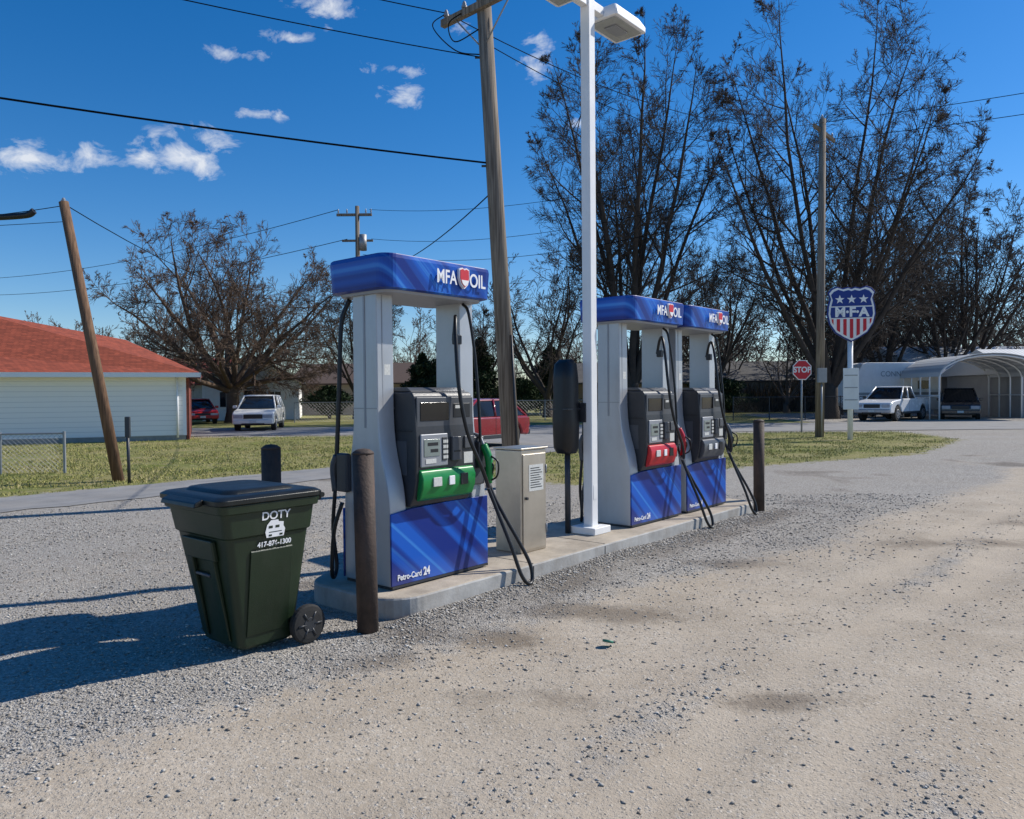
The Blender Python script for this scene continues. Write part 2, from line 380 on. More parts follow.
hh=math2('ADD',math2('ADD',h1,h2),math2('MULTIPLY',noise(45,3,.75),.7))
bp=N.new('ShaderNodeBump'); bp.inputs['Strength'].default_value=.85; bp.inputs['Distance'].default_value=.012; L.new(hh,bp.inputs['Height']); L.new(bp.outputs[0],b.inputs['Normal'])
me.materials.append(M_ground); g=bpy.data.objects.new('ground',me); COL.objects.link(g)

def pieces(name,P,S,m,flat=.6):
    n=len(P)
    bv=np.array([(1,0,0),(0,1,0),(-1,0,0),(0,-1,0),(0,0,1),(0,0,-.6)],float)
    bf=np.array([(0,1,4),(1,2,4),(2,3,4),(3,0,4),(1,0,5),(2,1,5),(3,2,5),(0,3,5)])
    ang=np.random.rand(n)*6.28; c,s=np.cos(ang),np.sin(ang)
    vv=bv[None]*(1+.5*(np.random.rand(n,6,1)-.5))*S[:,None,None]*np.stack([1+.5*np.random.rand(n),.6+.4*np.random.rand(n),flat*(.6+.6*np.random.rand(n))],1)[:,None,:]
    vv=vv+(np.random.rand(n,6,3)-.5)*S[:,None,None]*.5
    x=vv[:,:,0]*c[:,None]-vv[:,:,1]*s[:,None]; y=vv[:,:,0]*s[:,None]+vv[:,:,1]*c[:,None]
    vv=np.stack([x,y,vv[:,:,2]],-1)+P[:,None,:]
    ff=(bf[None]+(np.arange(n)*6)[:,None,None]).reshape(-1,3)
    me=bpy.data.meshes.new(name); me.vertices.add(n*6); me.vertices.foreach_set('co',vv.ravel())
    me.loops.add(ff.size); me.loops.foreach_set('vertex_index',ff.ravel().astype(np.int32))
    me.polygons.add(len(ff)); me.polygons.foreach_set('loop_start',np.arange(0,ff.size,3).astype(np.int32)); me.polygons.foreach_set('loop_total',np.full(len(ff),3,np.int32))
    me.update(); me.validate(); me.materials.append(m); o=bpy.data.objects.new(name,me); COL.objects.link(o); return o
def scatter(n,dmin,dmax):
    d=dmin+(dmax-dmin)*np.random.rand(n)**1.25; r=(np.random.rand(n)*2-1)*.78; return r*d,d
x,y=scatter(150000,2.2,12); a_,b_=st(x,y)
pl=loosef(x,y)*(.2+1.0*vnoise(x,y,1.3,51))+.03
keep=(np.random.rand(len(x))<pl*.8)&~((a_>-.15)&(a_<6.4)&(b_>-.02)&(b_<1.15))&(b_<8.2)&(grassval(x,y)<.5)
x,y=x[keep],y[keep]
# extra stones banked along the kerb
n=9000; sa=np.random.rand(n)*6.5-.2; sb2=-.01-np.abs(np.random.randn(n))*.11
x=np.concatenate([x,O.x+U.x*sa+V.x*sb2]); y=np.concatenate([y,O.y+U.y*sa+V.y*sb2])
S=.0032+.009*np.random.rand(len(x))**2.6; S*= .9+.05*y
M_stone=mat_island('crushed_limestone',[(.17,.15,.13),(.35,.32,.28),(.50,.47,.42),(.27,.24,.20),(.62,.59,.54)])
pieces('gravel',np.stack([x,y,height(x,y)+S*.2],1),S,M_stone)
x,y=scatter(1700,2.3,14); a_,b_=st(x,y); keep=~((a_>-.15)&(a_<6.4)&(b_>-.03)&(b_<1.15))&(np.random.rand(len(x))<.25+vnoise(x,y,.9,77)); x,y=x[keep],y[keep]
S=.003+.009*np.random.rand(len(x))**3
pieces('scattered_stones',np.stack([x,y,height(x,y)+S*.2],1),S,mat_island('mixed_stones',[(.16,.13,.10),(.37,.32,.26),(.22,.18,.14),(.5,.46,.4)]))

def tri_mesh(name,v,m,parent=None):
    n=v.shape[0]
    me=bpy.data.meshes.new(name); me.vertices.add(n*3); me.vertices.foreach_set('co',v.ravel().astype(np.float32))
    me.loops.add(n*3); me.loops.foreach_set('vertex_index',np.arange(n*3,dtype=np.int32)); me.polygons.add(n)
    me.polygons.foreach_set('loop_start',np.arange(0,n*3,3).astype(np.int32)); me.polygons.foreach_set('loop_total',np.full(n,3,np.int32)); me.update()
    me.materials.append(m); o=bpy.data.objects.new(name,me); return link(o,parent)
def blades(name,n,m):
    out=[]
    while sum(len(o[0]) for o in out)<n:
        d=9+24*np.random.rand(n); r=(np.random.rand(n)*2-1)*.8; x=r*d; y=d
        gv=grassval(x,y); k=np.random.rand(n)<np.clip((gv-.4)*1.6,0,1)*np.clip(vnoise(x,y,1.5,61)*1.5-.2,0,1); k&=(y<31)
        out.append((x[k],y[k]))
    x=np.concatenate([o[0] for o in out])[:n]; y=np.concatenate([o[1] for o in out])[:n]
    h=.02+.05*np.random.rand(n)**2; w=.006+.010*np.random.rand(n); an=np.random.rand(n)*6.28
    lx=(np.random.rand(n)-.5)*h*1.6; ly=(np.random.rand(n)-.5)*h*1.6
    z=np.zeros(n)-.003
    v=np.stack([np.stack([x-w*np.cos(an),y-w*np.sin(an),z],1),np.stack([x+w*np.cos(an),y+w*np.sin(an),z],1),np.stack([x+lx,y+ly,z+h],1)],1)
    tri_mesh(name,v,m)
blades('grass',70000,mat_island('grass_blades',[(.21,.24,.045),(.36,.33,.11),(.46,.39,.19),(.26,.28,.07),(.42,.36,.16)]))

# ------------------------------------------------------------------ roads
M_asph=mat('weathered_asphalt',(.25,.245,.235),.92,0,.18,1.5,.5,90,dirt=.4,dirtcol=(.34,.30,.25))
def road(name,poly,z,m,jit=.1):
    pts=[]
    for i in range(len(poly)):
        a=Vector((*poly[i],0)); b2=Vector((*poly[(i+1)%len(poly)],0)); n=max(1,int((b2-a).length/.5)); n=min(n,120)
        for k in range(n):
            p=a.lerp(b2,k/n); pts.append((p.x+random.uniform(-jit,jit),p.y+random.uniform(-jit,jit),z))
    me=bpy.data.meshes.new(name); bm=bmesh.new(); f=bm.faces.new([bm.verts.new(p) for p in pts]); 
    bm.normal_update(); 
    if f.normal.z<0: f.normal_flip()
    bmesh.ops.triangulate(bm,faces=[f]); bm.to_mesh(me); bm.free(); me.materials.append(m)
    o=bpy.data.objects.new(name,me); COL.objects.link(o)
road('side_road',[(-45,-26),(-7.3,10.6),(-3.4,14.8),(-1.4,17.1),(0.9,20.8),(3.8,24.4),(9.2,30.9),(-2,30.9),(-2.4,20.2),(-4.1,16.9),(-8.3,12.2),(-46,-24)],.010,M_asph)
road('street',[(-200,31),(200,31),(200,39),(-200,39)],.016,M_asph,.06)

# ------------------------------------------------------------------ pump island
isl=root('pump_island',O,RZ)
def island_ring(off,z):
    return rr(-.12+off,6.25-off,0+off,1.12-off,.30-off*.8,z,8)
loft('kerb',isl,[island_ring(0,-.05),island_ring(0,.135),island_ring(.006,.146)],M_kerb)
loft('slab',isl,[island_ring(.006,.1),island_ring(.006,.146),island_ring(.016,.152)],M_conc)
for s_ in (1.45,2.55,4.58): 
    box('expansion_joint',isl,s_,s_+.012,.004,1.116,.1525,.1532,M_dark)
    box('kerb_joint',isl,s_,s_+.008,-.0025,-.0005,0.0,.132,M_dark)

# ------------------------------------------------------------------ fuel pump
def nozzle(par,x,y,z,cm):
    tube('nozzle_body',par,[(x,y-.05,z+.17),(x+.01,y-.09,z+.08),(x+.015,y-.10,z-.04),(x+.02,y-.08,z-.14)],.032,cm,12)
    tube('nozzle_spout',par,[(x,y-.05,z+.17),(x-.005,y-.01,z+.24),(x-.005,y+.05,z+.26)],.013,M_silver2,8)
    tube('nozzle_guard',par,[(x+.015,y-.12,z+.08),(x+.03,y-.18,z+.03),(x+.03,y-.17,z-.08),(x+.02,y-.09,z-.13)],.008,M_black,8)
    tube('nozzle_lever',par,[(x+.015,y-.10,z+.05),(x+.02,y-.14,z),(x+.02,y-.12,z-.08)],.007,M_black,6)
    cyl('hose_swivel',par,(x+.02,y-.08,z-.13),(x+.02,y-.075,z-.19),.021,M_silver2,k=12)
    box('nozzle_boot',par,x-.05,x+.05,y-.045,y+.06,z-.02,z+.20,M_char,.012)
    box('nozzle_boot_back',par,x-.065,x+.065,y+.0,y+.07,z-.16,z+.24,M_char2,.012)
def fuel_pump(s,cm,W=1.05):
    p=root('fuel_pump',IL(s,.26,.152),RZ)
    D=.54
    prof=[(0.0,0.02),(0.0,.56),(.006,.66),(.022,.76),(.050,.87),(.080,.97),(.103,1.07),(.118,1.18),(.126,1.32),(.13,2.23)]
    full=prof+[(D-a,b) for a,b in reversed(prof)]
    prism('column_left',p,full,'x',0,.165,M_silver,.012)
    prism('column_right',p,full,'x',W-.165,W,M_silver,.012)
    box('plinth',p,.01,W-.01,.012,D-.012,-.002,.03,M_char)
    box('hydraulic_cabinet',p,.166,W-.166,.03,D-.03,.02,.62,M_silver2)
    for y0,y1 in ((-.018,-.001),(D+.001,D+.018)):
        prism('lower_panel',p,[(-.004,.03),(W+.004,.03),(W+.004,.60),(.55,.60),(.2,.59),(-.004,.565)],'y',y0,y1,M_blue,.004)
    box('panel_gap_trim',p,.0,W,-.022,-.012,.012,.03,M_char)
    box('column_groove',p,.05,.058,.126,.140,1.35,2.2,M_silver2)
    box('column_groove_side',p,-.004,.0,.26,.28,1.2,2.2,M_silver2)
    box('column_joint',p,-.003,.168,.128,D-.128,1.345,1.352,M_silver2)
    box('warning_sticker',p,.07,.13,.1265,.1285,1.60,1.68,M_label)
    hp=[(-.02,.60),(-.07,.68),(-.095,.80),(-.10,1.10),(-.075,1.44),(-.05,1.47)]
    x0h,x1h=.175,.815
    prism('electronics_head',p,hp+[(D-a,b) for a,b in reversed(hp)],'x',x0h,x1h,M_char,.014)
    prism('head_top_cap',p,[(-.03,1.472),(D+.03,1.472),(D-.02,1.505),(.02,1.505)],'x',x0h+.02,x1h-.02,M_char2,.008)
    box('head_side_seam',p,x0h-.004,x0h,-.06,D+.06,1.17,1.18,M_dark)
    box('head_side_plate',p,x0h-.005,x0h,.0,D-.0,.84,1.10,M_char2,.004)
    for sgn,yy in ((-1,0),(1,D)):
        def Y(a): return yy+sgn*a
        def bx(n,x0,x1,a,b_,z0,z1,m,bev=.003):
            box(n,p,x0-.02,x1-.03,min(Y(a),Y(b_)),max(Y(a),Y(b_)),z0,z1,m,bev)
        bx('upper_door',.215,.835,.078,.092,1.20,1.43,M_char2,.006)
        bx('price_display',.25,.56,.09,.097,1.25,1.39,M_blackg)
        bx('price_label',.60,.80,.09,.096,1.27,1.38,M_dark)
        bx('small_label',.62,.70,.096,.0975,1.34,1.365,M_label,0)
        bx('display_bezel',.235,.53,.095,.112,.90,1.15,M_silver2,.01)
        bx('display_screen',.265,.44,.112,.116,.98,1.11,M_lcd,.002)
        bx('screen_digits',.30,.42,.116,.1168,1.06,1.085,M_dark,0)
        bx('screen_digits',.33,.42,.116,.1168,1.01,1.035,M_dark,0)
        bx('label',.28,.40,.112,.1155,.925,.96,M_label,.001)
        bx('keypad',.455,.515,.112,.118,.94,1.12,M_char,.002)
        for r_ in range(4):
            for q_ in range(3): bx('key',.462+.018*q_,.486+.018*q_,.118,.1205,.955+.04*r_,.98+.04*r_,M_label,.0)
        bx('card_reader',.56,.67,.095,.125,.93,1.12,M_char2,.008)
        bx('card_slot',.575,.655,.125,.128,1.0,1.012,M_dark,.0)
        bx('receipt_slot',.71,.82,.095,.112,1.02,1.12,M_char2,.006)
        bx('grade_label',.71,.82,.095,.10,.90,.99,M_label,.001)
        pts=[(Y(.06),.64),(Y(.105),.66),(Y(.135),.74),(Y(.14),.82),(Y(.115),.875),(Y(.08),.885)]
        prism('grade_panel',p,pts,'x',.205,.785,cm,.012)
        bx('grade_button',.33,.43,.135,.148,.75,.82,M_label,.004)
        bx('grade_button',.50,.57,.135,.148,.75,.82,M_whitet,.004)
        bx('grade_button',.63,.72,.135,.146,.74,.83,M_dark,.004)
    def ring(off,z): 
        r=rr(-.08+off,W+.02-off,-.07+off,D+.07-off,.10,z,6)
        bow=lambda x:.025*max(0,math.cos((x-.5)/.62*1.5))
        return [(x,y-(bow(x) if y<.1 else 0)+(bow(x) if y>D-.1 else 0),z2) for x,y,z2 in r]
    loft('canopy',p,[ring(.03,2.225),ring(.0,2.235),ring(-.012,2.45),ring(-.008,2.475)],M_blue)
    loft('canopy_top',p,[ring(-.004,2.4755),ring(.0,2.482),ring(.03,2.486)],M_bluet)
    loft('canopy_soffit',p,[ring(.05,2.205),ring(.045,2.2245)],M_silver2)
    ty=-.113
    txt('brand_text',p,'MFA',(.505,ty,2.355),.15,M_whitet,sx=.76,bold=.0022)
    txt('brand_text',p,'OIL',(.86,ty+.006,2.355),.15,M_whitet,sx=.80,bold=.0022)
    sh=[(-.05,.06),(-.02,.07),(0,.06),(.02,.07),(.05,.06),(.052,0),(.035,-.045),(0,-.075),(-.035,-.045),(-.052,0)]
    prism('brand_shield_rim',p,[(a*1.12+.698,b*1.15+2.37) for a,b in sh],'y',ty-.004,ty+.02,M_whitet)
    prism('brand_shield',p,[(a*.95+.698,b+2.37) for a,b in sh],'y',ty-.008,ty-.0045,M_redt)
    prism('brand_shield_lower',p,[(.698-.040,2.352),(.698+.040,2.352),(.698+.026,2.322),(.698,2.305),(.698-.026,2.322)],'y',ty-.012,ty-.0085,M_whitet)
    txt('network_text',p,'Petro-Card',(.17,-.021,.085),.062,M_whitet,sx=.85,bold=.001)
    txt('network_text',p,'24',(.345,-.021,.09),.085,M_whitet,sx=.8,bold=.003)
    nozzle(p,.955,-.02,.86,cm)
    tube('hose_high',p,[(.83,.14,1.90),(.79,.08,2.06),(.71,.0,2.06),(.64,-.07,1.88),(.61,-.13,1.5),(.66,-.17,1.15),(.79,-.20,.86),(.92,-.15,.70),(.97,-.09,.74)],.016,M_black)
    tube('hose_retractor',p,[(.90,.10,2.2),(.905,.04,2.12),(.93,.0,1.8),(.93,-.04,1.4),(.93,-.06,1.0)],.013,M_black)
    tube('hose_loop',p,[(.97,-.09,.70),(1.02,-.17,.46),(1.06,-.27,.2),(1.10,-.34,-.03),(1.16,-.37,-.115),(1.22,-.36,-.09),(1.23,-.33,.03),(1.17,-.26,.22),(1.10,-.16,.44),(1.05,-.06,.66),(1.045,.02,.9)],.016,M_black)
    box('hose_clamp',p,.80,.86,.07,.135,1.86,1.94,M_char,.01)
    tube('rear_hose_high',p,[(.06,D-.02,2.2),(.01,D+.02,2.0),(-.02,D+.02,1.5),(-.035,D+.04,1.0),(-.04,D+.06,.75)],.018,M_black)
    tube('rear_hose_loop',p,[(-.04,D+.06,.72),(-.05,D+.08,.4),(-.02,D+.08,.12),(-.07,D+.05,.03),(-.11,D+.02,.10),(-.10,D-.0,.4),(-.05,D-.04,.62)],.016,M_black)
    tube('rear_nozzle',p,[(-.04,D+.04,.98),(-.05,D+.07,.88),(-.04,D+.06,.70)],.026,M_char2,10)
    box('rear_nozzle_boot',p,-.055,-.001,D-.10,D+.03,.70,1.0,M_char,.015)
    return p
fuel_pump(.09,M_green)
fuel_pump(3.44,M_red,1.10)
fuel_pump(4.70,M_char2)

# ------------------------------------------------------------------ control cabinet
cab=root('utility_cabinet',IL(1.68,.32,.152),RZ)
box('cabinet_body',cab,0,.37,0,.31,0,.94,M_steel,.012)
box('cabinet_door',cab,.02,.35,-.012,-.001,.03,.90,M_steel,.004)
box('cabinet_cap',cab,-.012,.382,-.016,.322,.941,.957,M_steel,.004)
box('notice_sticker',cab,.10,.31,-.0145,-.0125,.56,.80,M_label)
for i in range(9): box('notice_line',cab,.12,.29-.02*(i%3),-.0160,-.0147,.59+.022*i,.597+.022*i,M_dark)
cyl('cabinet_lock',cab,(.06,-.012,.5),(.06,-.03,.5),.014,M_char)
for z in (.2,.75): cyl('cabinet_hinge',cab,(.352,-.014,z-.04),(.352,-.014,z+.04),.007,M_silver2,k=8)

# ------------------------------------------------------------------ light pole
lp=root('light_pole',IL(2.97,.45,.152),RZ)
box('pole_shaft',lp,-.055,.055,-.055,.055,.02,5.52,M_white,.010)
box('base_cover',lp,-.15,.15,-.15,.15,0,.075,M_white,.01)
box('hand_hole',lp,-.03,.03,-.058,-.0555,.35,.5,M_white,.004)
box('pole_cap',lp,-.06,.06,-.06,.06,5.521,5.54,M_white,.004)
M_lens=mat('lamp_lens',(.35,.36,.36),.2,0,.1,8)
for sg in (-1,1):
    a,b2=sorted((sg*.056,sg*.24)); box('arm',lp,a,b2,-.04,.04,5.40,5.49,M_white,.005)
    x0,x1=sorted((sg*.24,sg*.84))
    c=(x0+x1)/2
    loft('lamp_head',lp,[rr(x0,x1,-.20,.20,.03,5.38),rr(x0,x1,-.20,.20,.03,5.43),rr(x0+.05,x1-.05,-.15,.15,.03,5.52)],M_white,bevel=.004)
    box('lamp_lens',lp,x0+.04,x1-.04,-.16,.16,5.370,5.3795,M_lens,.004)
    box('lamp_driver',lp,c-.12,c+.12,-.07,.07,5.355,5.3695,M_silver2,.004)
hb=root('windshield_service_box',IL(2.80,.62,.152),RZ)
loft('hood',hb,[rr(-.09,.09,-.08,.10,.06,.83),rr(-.12,.12,-.10,.13,.08,.89),rr(-.13,.13,-.11,.14,.09,1.20),rr(-.12,.12,-.10,.13,.08,1.35),rr(-.12,.12,-.10,.13,.08,1.6),rr(-.10,.10,-.09,.12,.07,1.75),rr(-.05,.05,-.05,.08,.04,1.80)],M_black,smooth=True)
box('hood_seam',hb,-.122,.122,-.104,.134,1.28,1.295,M_char,.002)
box('wall_bracket',hb,.10,.14,-.16,.02,1.15,1.35,M_char,.004)
cyl('stand',hb,(0,0,0),(0,0,.9),.03,M_char)

# ------------------------------------------------------------------ bollards
def bollard(loc,h,r=.072,lean=(0,0)):
    o=root('bollard',loc)
    n=[(0,0,-.05),(lean[0]*.5,lean[1]*.5,h*.5),(lean[0],lean[1],h)]
    cyl('pipe',o,n[0],n[2],r,M_boll,k=28)
    v=[];f=[]; t=Vector(n[2]); tube_geo([t-Vector((0,0,.001)),t+Vector((0,0,.012)),t+Vector((0,0,.03)),t+Vector((0,0,.036))],[r+.002,r*.97,r*.6,.005],28,v,f)
    mesh_obj('cap',v,f,M_boll,o,smooth=True)
bollard((-.99,5.20,0),1.205,.072,(-.02,0))
bollard((-1.83,5.83,0),1.2)
bollard(IL(6.38,.06),1.2)
bollard(IL(6.38,1.0),1.2)

# ------------------------------------------------------------------ wheeled trash cart
tc_=root('wheeled_trash_cart',(-1.675,4.63,0),RZ)
def cr(z,o=0,r=.05):
    k=z/.95
    return rr(.04-.16*k-o,.42+.09*k+o,.03-.11*k-o,.47+.13*k+o,r,z,5)
loft('body',tc_,[cr(.035,-.02,.05),cr(.055,0,.05),cr(.3,0),cr(.62,0),cr(.745,0),cr(.755,.014),cr(.90,.014),cr(.905,.034),cr(.955,.036),cr(.958,.028)],M_cart,bevel=.004)
def frontx(z): return .04-.16*z/.95
for y0,y1 in ((.10,.17),(.36,.43)):
    prism('front_rib',tc_,[(frontx(.08)-.002,.08),(frontx(.70)-.002,.70),(frontx(.70)-.03,.68),(frontx(.08)-.02,.10)],'y',y0,y1,M_cart,.006)
prism('lift_bar_recess',tc_,[(frontx(.60)-.001,.60),(frontx(.73)-.001,.73),(frontx(.73)-.034,.73),(frontx(.60)-.034,.60)],'y',.08,.45,M_cart,.01)
cyl('lift_bar',tc_,(frontx(.5)-.02,.18,.50),(frontx(.5)-.02,.35,.50),.010,M_char2)
def sidey(z): return .03-.11*z/.95
prism('side_panel',tc_,[(sidey(.12)-.004,.12),(sidey(.66)-.004,.66),(sidey(.66)-.010,.65),(sidey(.12)-.010,.13)],'x',.07,.36,M_cart,.004)
def lid(z,o): return rr(-.12-.055-o,.51+.05+o,-.08-.045-o,.60+.045+o,.06,z,5)
loft('lid',tc_,[lid(.955,-.012),lid(.962,0),lid(.990,0),lid(1.006,-.025),lid(1.012,-.06)],M_cartlid,bevel=.004)
loft('lid_raised_panel',tc_,[rr(-.07,.44,-.02,.54,.08,1.010,5),rr(-.05,.42,.0,.52,.08,1.030,5),rr(-.02,.38,.03,.49,.08,1.036,5)],M_cartlid,smooth=False,bevel=.005)
prism('lid_front_lip',tc_,[(-.235,.945),(-.175,.955),(-.175,.995),(-.225,.975)],'y',.05,.47,M_cartlid,.008)
for y in (-.03,.27,.53): box('hinge_block',tc_,.53,.58,y-.04,y+.04,.92,.985,M_cartlid,.012)
cyl('handle_bar',tc_,(.575,-.08,.955),(.575,.60,.955),.017,M_cartlid)
cyl('axle',tc_,(.47,-.04,.125),(.47,.54,.125),.012,M_silver2)
for y in (-.045,.545):
    v=[];f=[]; yy=[y-.03,y-.026,y-.015,y+.015,y+.026,y+.03]; tube_geo([(.47,q,.125) for q in yy],[.09,.115,.125,.125,.115,.09],32,v,f)
    mesh_obj('wheel',v,f,M_tyre,tc_,smooth=False)
    cyl('wheel_hub',tc_,(.47,y-.034,.125),(.47,y+.034,.125),.045,M_char,k=20)
    for k in range(6):
        a=k*math.pi/3; v=Vector((math.cos(a),0,math.sin(a)))
        cyl('wheel_spoke',tc_,Vector((.47,y-.030,.125))+v*.03,Vector((.47,y-.030,.125))+v*.088,.007,M_char,k=8)
ang=90+math.degrees(math.atan(.11/.95))
txt('name_text',tc_,'DOTY',(.225,sidey(.865)-.0165,.865),.072,M_whitet,rx=ang,bold=.001,sx=1.0)
txt('phone_text',tc_,'417-876-1300',(.225,sidey(.69)-.014,.69),.044,M_whitet,rx=ang,bold=.001,sx=.95)
zc=.775
tr=[(-.06,-.045),(.06,-.045),(.068,.0),(.055,.02),(.055,.045),(.02,.05),(.015,.062),(-.035,.062),(-.06,.035),(-.07,-.01)]
v0=[(.225+a,sidey(zc+b)-.0185,zc+b) for a,b in tr]
mesh_obj('truck_decal',v0,[tuple(range(len(v0)))],M_whitet,tc_)
for a,b,w,h in ((-.035,.02,.028,.016),(.012,.02,.028,.016),(.0,-.012,.09,.005),(-.035,-.032,.022,.012),(.04,-.032,.022,.012)):
    vv=[(.225+a+i*w/2,sidey(zc+b+j*h)-.0195,zc+b+j*h) for i,j in ((-1,-.5),(1,-.5),(1,.5),(-1,.5))]
    mesh_obj('truck_decal_window',vv,[(0,1,2,3)],M_cart,tc_)
cyl('bottle_cap',None,(.60,4.90,.004),(.603,4.905,.018),.035,mat('teal_plastic',(.03,.2,.13),.5),k=20)

# ------------------------------------------------------------------ utility poles and wires
up1=root('utility_pole',(0,13.2,0))
cyl('pole',up1,(0.02,0,-.2),(-.52,-.2,10.2),.155,M_wood,.115,k=20)
def arm(par,p0,p1,w=.05,m=None):
    p0=Vector(p0);p1=Vector(p1);d=(p1-p0).normalized();n=d.cross(Vector((0,0,1)));z=Vector((0,0,1))
    v=[];
    for p in (p0,p1):
        for a,b in ((-1,-1),(1,-1),(1,1),(-1,1)): v.append(p+n*a*w+z*b*w*1.2)
    return mesh_obj('crossarm',v,[(0,1,2,3),(4,5,6,7),(0,1,5,4),(1,2,6,5),(2,3,7,6),(3,0,4,7)],m or M_wood,par)
def insul(par,p,h=.16,m=None):
    p=Vector(p); v=[];f=[]; hs=[0,.04,.045,.08,.085,.12,.16]; rs=[.02,.02,.05,.05,.035,.035,.015]
    tube_geo([p+Vector((0,0,a*h/.16)) for a in hs],rs,10,v,f); mesh_obj('insulator',v,f,m or M_silver2,par,smooth=False)
arm(up1,(-1.15,.35,8.05),(.45,-1.15,8.05))
for q in ((-1.08,.29,8.11),(-.75,.0,8.11),(.3,-1.0,8.11)): insul(up1,q)
tube('brace',up1,[(-.9,.1,8.0),(-.42,-.12,7.4)],.015,M_galv,6,False)
tube('brace',up1,[(.05,-.8,8.0),(-.42,-.2,7.4)],.015,M_galv,6,False)
cyl('ground_wire_guard',up1,(.10,-.13,.3),(.0,-.17,2.6),.018,M_char,k=8)
for z in (5.45,7.25): 
    t=z/10.2; cyl('bracket',up1,(-.52*t-.2,-.2*t-.02,z),(-.52*t+.12,-.2*t-.02,z),.02,M_char,k=8)

up2=root('utility_pole',(10.7,26.8,0))
cyl('pole',up2,(0,0,-.2),(.12,0,11.0),.15,M_wood,.11,k=16)
arm(up2,(-.25,-.15,10.75),(.65,.3,10.35),.05); insul(up2,(.55,.25,10.45)); insul(up2,(.1,0,11.0))
box('meter_box',up2,-.15,.15,-.3,-.16,1.9,2.4,M_galv,.01)
cyl('conduit',up2,(0,-.2,0),(0,-.2,1.9),.03,M_galv,k=8)

up3=root('utility_pole',(-8.9,45,0))
cyl('pole',up3,(0,0,-.2),(0,0,12.6),.17,M_wood,.12,k=14)
arm(up3,(-1.2,0,12.1),(.85,0,12.1),.06); arm(up3,(-.9,0,10.6),(.9,0,10.6),.05)
for x in (-1.1,-.6,.5,.8): insul(up3,(x,0,12.15),.3)
cyl('transformer',up3,(.35,-.2,10.0),(.35,-.2,10.9),.22,M_galv,k=16)

up4=root('utility_pole',(-7.52,14.7,0))
cyl('pole',up4,(0.02,0,-.2),(-.96,0,5.32),.105,M_wood2,.085,k=18)
insul(up4,(-.96,0,5.3),.1)

def wirepts(a,b,sag,n=24):
    a=Vector(a);b=Vector(b); return [a.lerp(b,i/n)-Vector((0,0,sag*4*(i/n)*(1-i/n))) for i in range(n+1)]
W=[((-.28,13.1,5.5),(-22,6.6,7.6),.35,.017),
   ((-.40,13.05,7.25),(-16,8.2,9.3),.35,.009),
   ((-1.08,13.5,8.22),(-15,9.6,10.6),.35,.009),
   ((-1.08,13.5,8.22),(10.9,26.8,10.9),.8,.009),
   ((-.40,13.05,7.5),(11.2,27.1,10.4),.9,.008),
   ((-.22,13.1,5.1),(-8.9,45,9.6),.9,.012),
   ((-8.2,45,12.4),(11.2,27.1,10.5),.9,.012),
   ((-8.1,45,10.7),(10.8,26.8,9.4),1.0,.012),
   ((-8.6,45,9.8),(10.8,26.8,8.7),1.2,.012),
   ((-10,45,12.4),(-60,80,14),1.2,.02),((-9.5,45,10.7),(-60,80,12.5),1.2,.02),
   ((-8.5,14.7,5.25),(-17,14.9,5.4),.35,.008),
   ((-8.5,14.7,5.3),(-8.9,45,8.2),1.5,.010),
   ((-8.46,14.7,4.95),(-24,12,4.6),.3,.006),
   ((10.9,26.8,10.9),(34,14,12.5),.7,.012),((11.2,27.1,10.4),(34,14.6,11.9),.7,.012),
   ((10.8,26.8,7.6),(26,44,3.2),.7,.008)]
pw=root('power_lines')
for a,b2,s,r in W:
    v=[];f=[]; tube_geo(wirepts(a,b2,s),r,5,v,f); mesh_obj('wire',v,f,M_wire,pw,fix=False)
tube('splice_closure',pw,[(-9.05,14.71,5.16),(-9.2,14.71,5.08),(-9.75,14.72,5.05),(-9.95,14.72,5.09)],.06,M_black,12)
tube('drip_loop',pw,[(-1.08,13.5,8.22),(-1.3,13.3,7.9),(-.9,13.1,7.4),(-.45,13.05,7.3)],.01,M_wire,6)
tube('drip_loop',pw,[(-.5,13.0,7.7),(-.9,13.0,7.5),(-1.0,13.0,7.8),(-.75,13.2,8.1)],.01,M_wire,6)

# ------------------------------------------------------------------ shield sign
sg=root('shield_sign',(11.05,25.1,0),-12)
cyl('post',sg,(0,.1,-.1),(0,.1,3.4),.085,M_white,k=16)
box('post_panel',sg,-.24,.24,-.02,.0,1.0,2.35,M_white,.006)
for z in (1.3,1.7,2.1): box('post_panel_line',sg,-.2,.2,-.026,-.0205,z,z+.03,M_galv)
def shield(k):
    L_=[(0,.80),(.10,.84),(.25,.80),(.42,.86),(.56,.80),(.66,.68),(.60,.50),(.66,.25),(.68,0),(.62,-.30),(.45,-.58),(.22,-.74),(0,-.86)]
    full=L_+[(-a,b) for a,b in reversed(L_[1:-1])]
    return [(a*k*1.03,b*k+4.1) for a,b in full]
prism('shield_rim',sg,shield(1.05),'y',-.08,.06,M_bluet,.01)
prism('shield_white',sg,shield(1.0),'y',-.092,-.081,M_whitet)
sh=shield(.92)
def clip(poly,z0,z1):
    def cl(P,f,zz):
        out=[]
        for i in range(len(P)):
            a=P[i];b=P[(i+1)%len(P)]; ia=f(a);ib=f(b)
            if ia: out.append(a)
            if ia!=ib:
                t=(zz-a[1])/(b[1]-a[1]); out.append((a[0]+t*(b[0]-a[0]),zz))
        return out
    return cl(cl(poly,lambda p:p[1]>=z0,z0),lambda p:p[1]<=z1,z1)
def clipx(poly,x0,x1):
    P=[(b,a) for a,b in poly]; return [(b,a) for a,b in clip(P,x0,x1)]
prism('shield_blue',sg,clip(sh,4.36,5.2),'y',-.104,-.093,M_bluet)
prism('shield_band',sg,clip(sh,3.98,4.32),'y',-.104,-.093,M_bluet)
bot=clip(sh,3.0,3.94)
